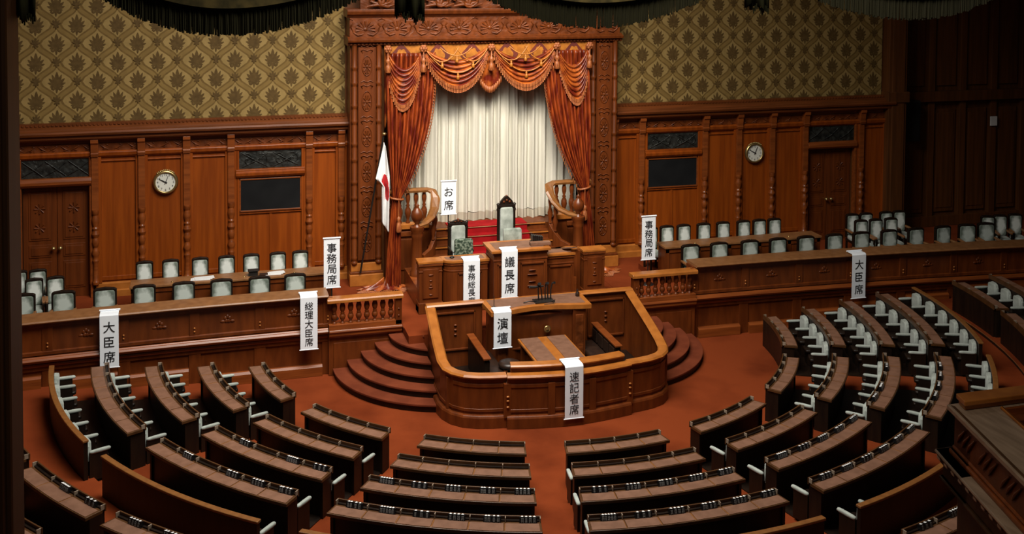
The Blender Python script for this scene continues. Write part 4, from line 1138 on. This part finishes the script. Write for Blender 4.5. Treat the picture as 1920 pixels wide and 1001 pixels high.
# floor step under the secretaries
for sg in (-1, 1):
    b = MB(); b.box(min(sg*3.9, sg*8.6), max(sg*3.9, sg*8.6), 1.75, 2.6, PZ, 1.22, 0); o = b.build('floor_riser', [m_carpet]); struct(o)
    nm = 'left' if sg < 0 else 'right'
    t = thing('secretaries_desk', 'long plain wooden desk behind the ministers chairs on the %s side' % nm, 'desk', (sg*6.2, 1.5, PZ))
    x0, x1 = sorted((sg*4.05, sg*8.42))
    b = MB(); b.box(x0, x1, 1.27, 1.80, 1.93, 1.98, 0)
    b.build('desk_top', [m_strip], t, bevel=.008)
    b = MB(); b.box(x0+.03, x1-.03, 1.32, 1.37, PZ, 1.93, 0)
    for i in range(6): b.box(x0+.08+i*(x1-x0-.16)/5-.05, x0+.08+i*(x1-x0-.16)/5+.05, 1.30, 1.33, PZ, 1.93, 0)
    b.box(x0+.02, x1-.02, 1.30, 1.33, PZ, 1.25, 0); b.box(x0+.02, x1-.02, 1.30, 1.33, 1.82, 1.93, 0)
    b.build('front_panel', [m_desk], t, bevel=.006)
    for x in (x0+.03, x1-.08):
        b = MB(); b.box(x, x+.05, 1.37, 1.76, PZ, 1.93, 0); b.build('end_panel', [m_desk], t)
    for i, q in enumerate((.2, .55, .8)):
        x = x0+(x1-x0)*q
        tt = thing('desk_button', 'tiny brass button on the %s secretaries desk, %s from the left' % (nm, ORD[i]), 'button', (x, 1.42, 1.98))
        b = MB(); b.lathe(x, 1.42, [(.025, 1.98), (.025, 1.995), (.012, 2.0), (0, 2.0)], 8, 0); b.build('button', [m_brass], tt)
for i, (x, l, lab) in enumerate(((-6.95, .42, 'white papers lying on the left secretaries desk, farther from the alcove'), (-5.38, .34, 'white papers lying on the left secretaries desk, nearer the alcove'))):
    t = thing('paper_stack', lab, 'papers', (x, 1.45, 1.98))
    for k in range(3):
        b = MB(); c, s_ = cos(.08*k-.05), sin(.08*k-.05)
        P = [(-l/2, -.09), (l/2, -.09), (l/2, .09), (-l/2, .09)]
        b.prism([(x+.04*k+c*p-s_*q, 1.47+.02*k+s_*p+c*q) for p, q in P], 1.981+.008*k, 1.988+.008*k, 0); b.build('sheet', [m_paper], t)
t = thing('black_box', 'small black box on the left secretaries desk beside the papers', 'box', (-5.82, 1.48, 1.98))
b = MB(); b.box(-5.92, -5.72, 1.40, 1.54, 1.98, 2.09, 0); b.box(-5.94, -5.70, 1.38, 1.56, 2.09, 2.11, 0); b.build('box_body', [m_blackmetal], t, bevel=.006)
t = thing('notebook', 'dark brown notebook lying between the black box and the papers', 'notebook', (-5.6, 1.47, 1.98))
b = MB(); b.box(-5.68, -5.50, 1.40, 1.54, 1.981, 2.0, 0); b.build('cover', [m_leather], t)

# ---- chairs behind the president's desk
def throne_chair(x, y, w_, top, lab):
    t = thing('high_back_chair', lab, 'chair', (x, y, 1.55)); h = w_/2
    b = MB(); b.cushion((x, y-.12, 1.55+.46), (h*.95, .24, .06), .3, 0); b.build('seat', [m_velvet2], t)
    b = MB(); b.cushion((x, y+.11, 1.55+(top-1.55+.45)/2), (h*.72, .04, (top-1.55-.45)/2-.04), .18, 0, 24, 10); b.build('back_panel', [m_velvet2], t)
    b = MB()
    for sx in (-1, 1):
        b.lathe(x+sx*(h-.02), y+.14, [(.03, 1.55), (.03, 2.1), (.045, 2.14), (.03, 2.18), (.03, top-.14), (.045, top-.1), (.03, top-.06), (.035, top), (.045, top+.03), (0, top+.07)], 8, 0)
    b.box(x-h, x+h, y+.10, y+.18, top-.05, top+.02, 0); b.box(x-h+.03, x+h-.03, y+.14, y+.18, 1.95, top, 0)
    b.build('back_frame', [m_dark], t, bevel=.008)
    b = MB()
    P = [(x-h*.75, top+.02)]+[(x+h*.75*cos(radians(180-180*i/12)), top+.02+.19*sin(radians(180*i/12))*(1+.12*cos(radians(180*i/3)))) for i in range(1, 12)]+[(x+h*.75, top+.02)]
    k = 1 if top > 3 else .35
    P = [(px_, top+.02+(pz_-top-.02)*k) for px_, pz_ in P]
    b.prism_xz(P, y+.10, y+.17, 0)
    for a in (40, 90, 140): b.cushion((x+h*.42*cos(radians(a)), y+.09, top+.03+k*.10*sin(radians(a))), (.03, .02, .03*k), 1, 1, 8, 4)
    b.cushion((x, y+.13, top+.02+.2*k), (.03, .03, .03), 1, 1, 8, 5)
    b.build('crest', [m_dark, m_throne], t, bevel=.006)
    for sx in (-1, 1):
        for yy in (-.3, .12):
            b = MB(); b.lathe(x+sx*(h-.03), y+yy, [(.02, 1.55), (.03, 1.7), (.022, 1.8), (.03, 1.97)], 8, 0); b.build('leg', [m_dark], t)
        b = MB(); b.tube([(x+sx*h, y+.12, 2.30), (x+sx*(h+.03), y-.1, 2.32), (x+sx*(h+.02), y-.30, 2.28)], [.025, .03, .035], 7, 0); b.tube([(x+sx*h, y-.27, 2.28), (x+sx*(h-.02), y-.26, 2.0)], .02, 6, 0); b.build('arm', [m_dark], t)
    return t
throne_chair(.06, 1.42, .44, 3.20, 'tall dark carved chair with crest and pale panel behind the middle of the president desk')
throne_chair(-1.12, 1.42, .46, 2.84, 'lower dark armchair with pale panel, behind the low left section of the president desk')
def damask_chair(x, y, w_, top, mat, lab):
    t = thing('damask_chair', lab, 'chair', (x, y, 1.55)); h = w_/2
    b = MB(); b.cushion((x, y, (2.05+top)/2), (h, .05, (top-2.05)/2), .15, 0, 24, 10); b.build('backrest', [mat], t)
    b = MB(); b.cushion((x, y+.16, 2.0), (h*.95, .16, .05), .3, 0); b.build('seat', [mat], t)
    b = MB(); b.tube([(x, y+.1, 1.62), (x, y+.1, 1.96)], .03, 8, 0)
    for k in range(5): b.tube([(x, y+.1, 1.65), (x+.2*cos(1.257*k), y+.1+.2*sin(1.257*k), 1.58)], .02, 6, 0)
    b.build('swivel_base', [m_blackmetal], t)
damask_chair(.06, 1.02, .44, 2.78, m_velvet, 'grey green chair back directly in front of the tall carved chair')
damask_chair(-1.10, 1.05, .43, 2.60, m_green, 'dark green damask chair back in front of the lower dark armchair')

# ================================================================== CURVED MEMBERS' DESKS
NS = [4, 5, 5, 6]
SECNAME = {'C': 'central block', 'CL': 'left-centre block', 'DL': 'lower left block', 'EL': 'far left block',
           'D': 'right-centre block', 'E': 'far right lower block', 'F': 'far right upper block'}
def arcslab(b, r0, r1, sec, z0, z1, g0, n=14, m=0, lim=None):
    vs = []
    def lh(r):
        if lim: lo, hi = lim(r)
        else: lo, hi = sector(sec, r, g0)
        return lo, hi
    a0 = lh(r0); a1 = lh(r1)
    for i in range(n+1):
        t_ = i/n
        p = a0[0]+(a0[1]-a0[0])*t_; q = a1[0]+(a1[1]-a1[0])*t_
        vs += [pol(r0, p, z0), pol(r0, p, z1), pol(r1, q, z1), pol(r1, q, z0)]
    fs = [(i*4+j, i*4+(j+1) % 4, i*4+4+(j+1) % 4, i*4+4+j) for i in range(n) for j in range(4)]
    fs += [(0, 3, 2, 1), (4*n, 4*n+1, 4*n+2, 4*n+3)]
    b.add(vs, fs, m)
def row_desk(sec, k, ns, label, lim=None, r=None, plates=(), plname=''):
    r = r or R1+k-1; z0 = rowz(k); zt = FL+.67+.0975*(k-1)
    lo, hi = lim(r-.15) if lim else sector(sec, r-.15)
    am = (lo+hi)/2
    o = pol(r-.15, am, z0)
    t = thing('member_desk', label, 'desk', o, group=None)
    ls = lambda g: ((lambda rr: (lim(rr)[0]+g/rr, lim(rr)[1]-g/rr)) if lim else None)
    b = MB()
    arcslab(b, r-DD-.02, r-DD+.04, sec, z0-.02, zt+.02, HW+.03, lim=ls(.03))
    for sgn in (0, 1):
        def el(rr, sgn=sgn):
            lo, hi = lim(rr) if lim else sector(sec, rr, HW+.025)
            return (lo, lo+.05/rr) if sgn == 0 else (hi-.05/rr, hi)
        arcslab(b, r-DD+.03, r-.07, sec, z0-.02, zt-.05, HW, n=1, lim=el)
    arcslab(b, r-DD+.04, r-.10, sec, z0-.02, zt-.09, HW+.06, lim=ls(.06), n=12)
    b.build('body', [m_dark], t, bevel=0)
    b = MB(); arcslab(b, r-.12, r+.60, sec, z0-.02, z0+.018, HW+.06, lim=ls(.06)); b.build('gap_shade', [m_dark], t)  # dark slab painting the shade in the seat gap behind the desk
    b = MB()
    arcslab(b, r-DD+.03, r, sec, zt-.05, zt, HW, lim=ls(0))
    for i in range(1, ns):
        def el(rr, i=i):
            lo, hi = lim(rr) if lim else sector(sec, rr, HW)
            a = lo+(hi-lo)*i/ns
            return a-.013/rr, a+.013/rr
        arcslab(b, r-DD+.085, r-.02, sec, zt-.01, zt+.004, HW, n=1, m=1, lim=el)
    b.build('desk_top', [m_railing, m_inlay], t, bevel=.006)
    # ledge rail along the far edge with a trough
    b = MB()
    arcslab(b, r-DD-.03, r-DD-.005, sec, zt-.04, zt+.065, HW, lim=ls(0))
    for i in range(ns+1):
        def el(rr, i=i):
            lo, hi = lim(rr) if lim else sector(sec, rr, HW)
            a = lo+(hi-lo)*i/ns; a = min(max(a, lo+.012/rr), hi-.012/rr)
            return a-.007/rr, a+.007/rr
        arcslab(b, r-DD-.01, r-DD+.06, sec, zt-.01, zt+.068, HW, n=1, m=1, lim=el)
    b.build('ledge_rail', [m_railing, m_divider], t, bevel=.004)
    for i in range(ns):
        def el(rr, i=i):
            lo, hi = lim(rr) if lim else sector(sec, rr, HW)
            lo += .02/rr; hi -= .02/rr
            return lo+(hi-lo)*i/ns+.014/rr, lo+(hi-lo)*(i+1)/ns-.014/rr
        b = MB(); arcslab(b, r-DD+.085, r-.02, sec, zt, zt+.006, HW, n=4, lim=el)
        b.build('writing_pad', [m_pad], t)
    for i in plates:
        lo, hi = lim(r) if lim else sector(sec, r)
        a = lo+(hi-lo)*(i+.62)/ns
        plate(pol(r-DD+.045, a, zt+.004), a, plname % ORD[i])
    return t
# ---- black nameplates with white characters (unreadable at this distance: loose brush marks)
_pl = []
def plate_proto(seed):
    rr = random.Random(seed)
    t = thing('nameplate', 'x', 'nameplate', (0, 0, 0))
    b = MB(); b.prism_yz([(-.04, 0), (.035, 0), (.03, .075), (-.015, .085)], -.128, .128, 0); b.build('block', [m_lacquer], t, bevel=.004)
    b = MB(); n = rr.choice([4, 4, 5, 3])
    xs = [-.088+.176*i/(n-1) for i in range(n)]
    if rr.random() < .4 and n == 4: xs = [-.092, -.05, .025, .085]
    for x in xs:
        for k in range(4):                   # strokes on the sloping front and on the top
            zz = .018+.014*k; d = .018*rr.uniform(.6, 1)
            y = -.0415+.025*(zz/.085)
            b.box(x-d, x+d, y-.002, y+.003, zz, zz+.005, 1)
        for q in (-.012, .01):
            q += rr.uniform(-.006, .006); b.add([(x+q, -.0412, .012), (x+q+.005, -.0412, .012), (x+q+.005, -.0245, .072), (x+q, -.0245, .072)], [(0, 1, 2, 3)], 1)
        for k in range(3):
            d = .018*rr.uniform(.7, 1); y = -.010+.012*k
            z_ = .085-.010*(y+.015)/.045+.001
            b.box(x-d, x+d, y-.004, y+.004, z_-.004, z_+.001, 0)
        b.box(x-.005, x+.005, -.014, .022, .078, .084, 0)
    b.build('lettering', [m_mark, m_mark2], t)
    return [t, False]
_pl = [plate_proto(i) for i in range(6)]
_pc = [0]
def plate(loc, a, label):
    p = _pl[_pc[0] % 6]; _pc[0] += 1
    rz = a      # facing outwards, away from the podium
    if not p[1]:
        p[1] = True; o = p[0]; o.location = T(loc); o.rotation_euler = (0, 0, rz); o['label'] = label; o['group'] = 'black nameplates on the desk ledges'
    else: dup(p[0], loc, rz, label, 'black nameplates on the desk ledges')
PL = {('C', 3): range(5), ('C', 4): range(6), ('CL', 3): range(5), ('CL', 4): range(6), ('D', 3): range(5), ('D', 4): range(6),
      ('DL', 3): (1, 3, 4), ('DL', 4): (1, 3, 4, 5), ('E', 3): (0, 1, 3), ('E', 4): (1, 2, 3, 4)}
for sec in SEC:
    for k in range(1, 5):
        row_desk(sec, k, NS[k-1], '%s curved desk out from the podium, %s' % (ORD[k-1], SECNAME[sec]),
                 plates=PL.get((sec, k), ()), plname='black nameplate on ' + ORD[k-1] + ' desk of ' + SECNAME[sec] + ', %s from its left end')
    # the plain back panel behind the fourth row's seats
    r = R1+4-DD+.0; z0 = rowz(5)
    o = pol(r, sum(sector(sec, r))/2, z0)
    t = thing('back_panel', 'curved dark panel with wooden cap behind the fourth desk of ' + SECNAME[sec], 'panel', o)
    b = MB(); arcslab(b, r-.02, r+.05, sec, z0-.15, 1.12, HW+.02); b.build('panel', [m_dark], t)
    b = MB(); arcslab(b, r-.03, r+.07, sec, 1.11, 1.15, HW); b.build('cap_rail', [m_inlay], t, bevel=.01)
# ---- second tier beyond the cross aisle: half-width sectors
B2 = [radians(x) for x in (-86, -74.2, -61.9, -49.4, -36.9, -24.6, -12.3, 0, 12.3, 24.6, 36.9, 49.4, 61.9, 74.2, 86)]
def lim2(i): return lambda rr: (B2[i]+asin(.16/rr), B2[i+1]-asin(.16/rr))
T2 = {1: 'beside the left pillar', 2: 'behind the lower left curved panel', 3: 'at the bottom left', 8: 'beside the carved balcony', 12: 'at the right edge', 13: 'at the upper right'}
for i in (1, 2, 3, 8, 12, 13):
    for k in (6, 7):
        if (i, k) in ((3, 7), (8, 7), (1, 7)): continue
        pl = {(2, 6): (1, 2), (3, 6): (0, 1, 2), (8, 6): (0, 1), (2, 7): (0, 1)}.get((i, k), ())
        row_desk('x', k, 3, '%s curved desk of the outer tier %s' % ('front' if k == 6 else 'rear', T2[i]), lim=lim2(i), plates=pl,
                 plname='black nameplate on ' + ('front' if k == 6 else 'rear') + ' desk ' + T2[i] + ', %s from left')
# ---- members' seats
def seat_proto(two):
    t = thing('assembly_chair', 'x', 'chair', (0, 0, 0))
    b = MB()
    P = [(-.165, .34), (.165, .34), (.17, .60), (.14, .68), (.06, .715), (-.06, .715), (-.14, .68), (-.17, .60)]
    b.prism_xz(P, .0, .055, 0); b.cushion((0, -.005, .52), (.16, .035, .175), .35, 0, 16, 8)
    b.build('backrest', [m_velvet2], t, bevel=.012)
    b = MB(); b.cushion((0, -.17, .345), (.16, .17, .035), .3, 0); b.build('seat_cushion', [m_dark], t)
    b = MB(); b.box(-.14, .14, -.28, .02, 0, .30, 0); b.build('pedestal', [m_dark], t)
    for sx in ((-1, 1) if two else (-1,)):
        b = MB(); b.cushion((sx*.235, -.15, .525), (.032, .18, .028), .45, 1, 12, 6); b.box(sx*.235-.02, sx*.235+.02, -.27, .03, .05, .51, 0)
        b.build('arm', [m_dark, m_velvet2], t)
    return t
sps = [seat_proto(False), seat_proto(True)]; su = [[False], [False]]
def seats(sec, k, which=None):
    r = R1+k-1; ns = NS[k-1]; rb = r+.595
    lo, hi = sector(sec, rb, HW-.02)
    for i in range(ns):
        if which is not None and i not in which: continue
        a = lo+(hi-lo)*(i+.5)/ns
        x, y, z = pol(rb, a, rowz(k))
        q = 1 if i == 0 else 0
        put(sps[q], su[q], (x, y, z), a+pi, 'pale seat behind %s desk of %s, %s from its left end' % (ORD[k-1], SECNAME[sec], ORD[i]), 'member seats of the ' + SECNAME[sec])
for k in (1, 2, 3, 4):
    seats('F', k); seats('E', k); seats('EL', k)
    n = NS[k-1]
    seats('DL', k, (n-1,)); seats('D', k, (0,)); seats('C', k, (0,))
# one seat row of the second tier at the upper right
for i in (13,):
    rb = R1+5+.595; lo, hi = lim2(i)(rb)
    for q in range(4):
        a = lo+(hi-lo)*(q+.5)/4; x, y, z = pol(rb, a, rowz(6))
        put(sps[0], su[0], (x, y, z), a+pi, 'pale seat behind the outer desk at the upper right, %s from its left end' % ORD[q], 'member seats of the second tier')
# ================================================================== GALLERY IN THE FOREGROUND
GY = -15.0
def gswag(x0, x1, ztop, zl, zr, zm, label):
    """lower edge: rises to zl at x0, zr at x1, hangs to zm"""
    xm = x0+(x1-x0)*.52
    t = thing('gallery_swag', label, 'curtain', (xm, GY, zm))
    def low(u):
        x = x0+(x1-x0)*u
        if x < xm: return zm+(zl-zm)*((xm-x)/(xm-x0))**2
        return zm+(zr-zm)*((x-xm)/(x1-xm))**2
    FH = .155
    def f(u, v):
        zb = low(u)+FH; z = ztop+(zb-ztop)*v
        s = 4*u*(1-u)
        return (x0+(x1-x0)*u, GY-.10*s-.06*abs(sin(v*pi*4))*s, z)
    b = MB(); b.grid(f, 40, 32, 0); cl = b.build('drape', [m_greenv], t, solid=.015)
    b = MB(); b.grid(lambda u, v: (x0+(x1-x0)*u, GY-.10*4*u*(1-u)-.075, low(u)+FH+.05*4*u*(1-u)+(.12*4*u*(1-u))*v), 40, 2, 0)
    b.build('gold_band', [m_oldgold], cl)
    b = MB(); rr = random.Random(int(abs(x0)*100))
    n = int((x1-x0)*110)
    for i in range(n):
        u = (i+.5)/n; x = x0+(x1-x0)*u; z1 = low(u)+FH+.02; s = 4*u*(1-u); y = GY-.11*s-.02*rr.random()
        l = FH*(.86+.16*rr.random())+.02; wd = .0075
        dx = rr.uniform(-.006, .006)
        b.add([(x-wd, y, z1), (x+wd, y, z1), (x+dx+wd, y, z1-l), (x+dx-wd, y, z1-l), (x, y-.012, z1), (x+dx, y-.012, z1-l)], [(0, 4, 5, 3), (4, 1, 2, 5), (1, 0, 3, 2)], 0)
    fr = b.build('fringe', [m_greenf], cl)
gswag(-8.02, -5.46, 10.2, 9.35, 9.10, 8.685, 'dark green swag with fringe hanging at the top left of the view')
gswag(-5.30, -2.58, 10.2, 9.30, 9.10, 8.705, 'dark green swag with fringe and old gold band hanging at the top middle')
gswag(-2.44, .40, 10.2, 9.15, 9.20, 8.735, 'dark green swag with fringe hanging at the top right before the dim wall')
for x, zb, lab in ((-8.06, 8.79, 'narrow dark green drape tail at the top left corner beside the pillar'), (-5.37, 8.76, 'dark green drape tail hanging before the alcove crest'), (-2.50, 8.80, 'dark green drape tail hanging before the right wallpaper')):
    t = thing('drape_tail', lab, 'curtain', (x, GY-.15, zb))
    b = MB(); b.grid(lambda u, v: (x-.105+.21*u, GY-.14-.05*sin(u*pi*4)-.02, 10.2+(zb+.06*(1-u)+.05*abs(sin(u*9))-10.2)*v), 20, 10, 0)
    b.build('drape', [m_greenv], t, solid=.02)
    b = MB()
    for i in range(16):
        u = (i+.5)/16; z = zb+.06*(1-u)+.05*abs(sin(u*9))
        b.tube([(x-.105+.21*u, GY-.17, z+.02), (x-.105+.21*u, GY-.17, z-.03)], [.008, .005], 4, 0)
    b.build('fringe', [m_greenv], t)
# pillar at the left edge
pl = sroot('trim_3', (-8.6, -15.2, FL))
b = MB()
b.box(-9.2, -8.06, -15.6, -15.1, FL, 11, 0); b.box(-9.2, -8.10, -15.66, -15.1, 4, 11, 0)
b.box(-8.22, -8.12, -15.64, -15.58, FL, 11, 0)
b.build('pillar', [m_pillar], pl, bevel=.03)
# carved balcony corner at the lower right
t = thing('carved_balcony', 'carved dark wooden balcony corner with a broad sheen-painted ledge at the lower right', 'balcony', (.2, -15, 4))
Z = 5.0; X0, Y0 = -.03, -14.46
def skew(b):                       # the near side runs away at a slant in plan
    b.v = [(x+.262*(y-Y0), y, z) for x, y, z in b.v]
    return b
b = MB()
b.prism([(X0, Y0), (X0+.50, Y0-.20), (X0+.50, -19), (X0, -19)][::-1], Z-.04, Z, 0)
b.prism([(X0, Y0), (4, Y0), (4, Y0-.20), (X0+.50, Y0-.20)][::-1], Z-.04, Z, 0)
b.prism([(X0+.03, Y0-.03), (X0+.06, Y0-.06), (X0+.06, -19), (X0+.03, -19)][::-1], Z, Z+.006, 1)
skew(b).build('ledge', [m_ledge, m_railing], t, bevel=.012)
b = MB(); b.box(X0+.12, 4, Y0-.16, Y0-.02, Z, Z+.05, 0); b.box(X0+.10, 4, Y0-.19, Y0+.0, Z+.05, Z+.10, 0)
b.tube([(X0+.50, Y0-.22, Z+.01), (X0+.50, -19, Z+.01)], .02, 6, 0)
skew(b).build('inner_rail', [m_rail], t, bevel=.02)
b = MB(); b.box(X0+.5, X0+.54, -19, Y0-.2, Z-.8, Z, 0); b.box(X0+.5, 4, Y0-.24, Y0-.2, Z-.8, Z, 0)
skew(b).build('inner_lining', [m_trim], t)
b = MB()
b.box(X0+.06, X0+.46, -19, Y0-.06, Z-.40, Z-.04, 0); b.box(X0+.06, 4, Y0-.4, Y0-.06, Z-.40, Z-.04, 0)
for i in range(9):
    y = Y0-.35-.42*i
    for q in range(3):
        b.tube([(X0+.05, y+.10*q, Z-.30), (X0+.04, y-.06+.10*q, Z-.22), (X0+.05, y-.14+.10*q, Z-.13)], [.010, .018, .008], 5, 0)
skew(b).build('carved_panel', [m_throne], t, bevel=.01)
b = MB()
for dz, o, hh in ((-.46, .02, .05), (-.41, .045, .04)):
    b.box(X0+o, X0+.4, -19, Y0-o, Z+dz, Z+dz+hh, 0); b.box(X0+o, 4, Y0-.4, Y0-o, Z+dz, Z+dz+hh, 0)
skew(b).build('orange_moulding', [m_trim], t, bevel=.015)
b = MB()
b.box(X0-.09, X0+.5, -19, Y0+.08, Z-.49, Z-.455, 1); b.box(X0-.09, 4, Y0-.5, Y0+.08, Z-.49, Z-.455, 1)
b.box(X0-.05, X0+.5, -19, Y0+.05, Z-.57, Z-.49, 0); b.box(X0-.05, 4, Y0-.5, Y0+.05, Z-.57, Z-.49, 0)
for i in range(30): b.box(X0-.075, X0-.04, Y0-.02-.15*i, Y0+.055-.15*i, Z-.54, Z-.50, 1)
b.box(X0-.02, X0+.5, -19, Y0+.02, Z-.70, Z-.57, 0); b.box(X0-.02, 4, Y0-.5, Y0+.02, Z-.70, Z-.57, 0)
b.box(X0-.05, X0+.5, -19, Y0+.05, Z-.73, Z-.70, 0); b.box(X0-.05, 4, Y0-.5, Y0+.05, Z-.73, Z-.70, 0)
skew(b).build('base_moulding', [m_pillar, m_ledge], t, bevel=.015)
b = MB(); b.box(X0+.10, X0+.9, -19, Y0-.15, FL+.9, Z-.73, 0); b.box(X0+.07, X0+.9, -16.2, Y0-.12, FL+.9, Z-.73, 0)
skew(b).build('pier', [m_pillar], t, bevel=.03)
b = MB(); b.box(X0+.5, 4, -19, Y0-.3, Z-.8, Z-.72, 0); skew(b).build('deck', [m_dark], t)
# loudspeaker and notice on the dim wall at the right
t = thing('wall_loudspeaker', 'dark loudspeaker box hung on the dim wall right of the right door', 'loudspeaker', (13.0, 4.2, 4))
b = MB(); b.box(12.62, 13.28, 3.95, 4.40, 3.75, 4.95, 0); b.build('cabinet', [m_blackmetal], t, bevel=.02)
b = MB(); b.box(12.67, 13.23, 3.93, 3.96, 3.80, 4.90, 0); b.build('grille_cloth', [m_screen], t)
b = MB(); b.box(12.9, 13.0, 4.3, 4.45, 4.2, 4.5, 0); b.build('bracket', [m_blackmetal], t)
t = thing('wall_notice', 'small white notice on the dim wall at the far right', 'notice', (16.15, 4.3, 4.2))
b = MB(); b.box(16.02, 16.24, 4.30, 4.34, 4.05, 4.33, 0); b.build('sheet', [m_paper], t)
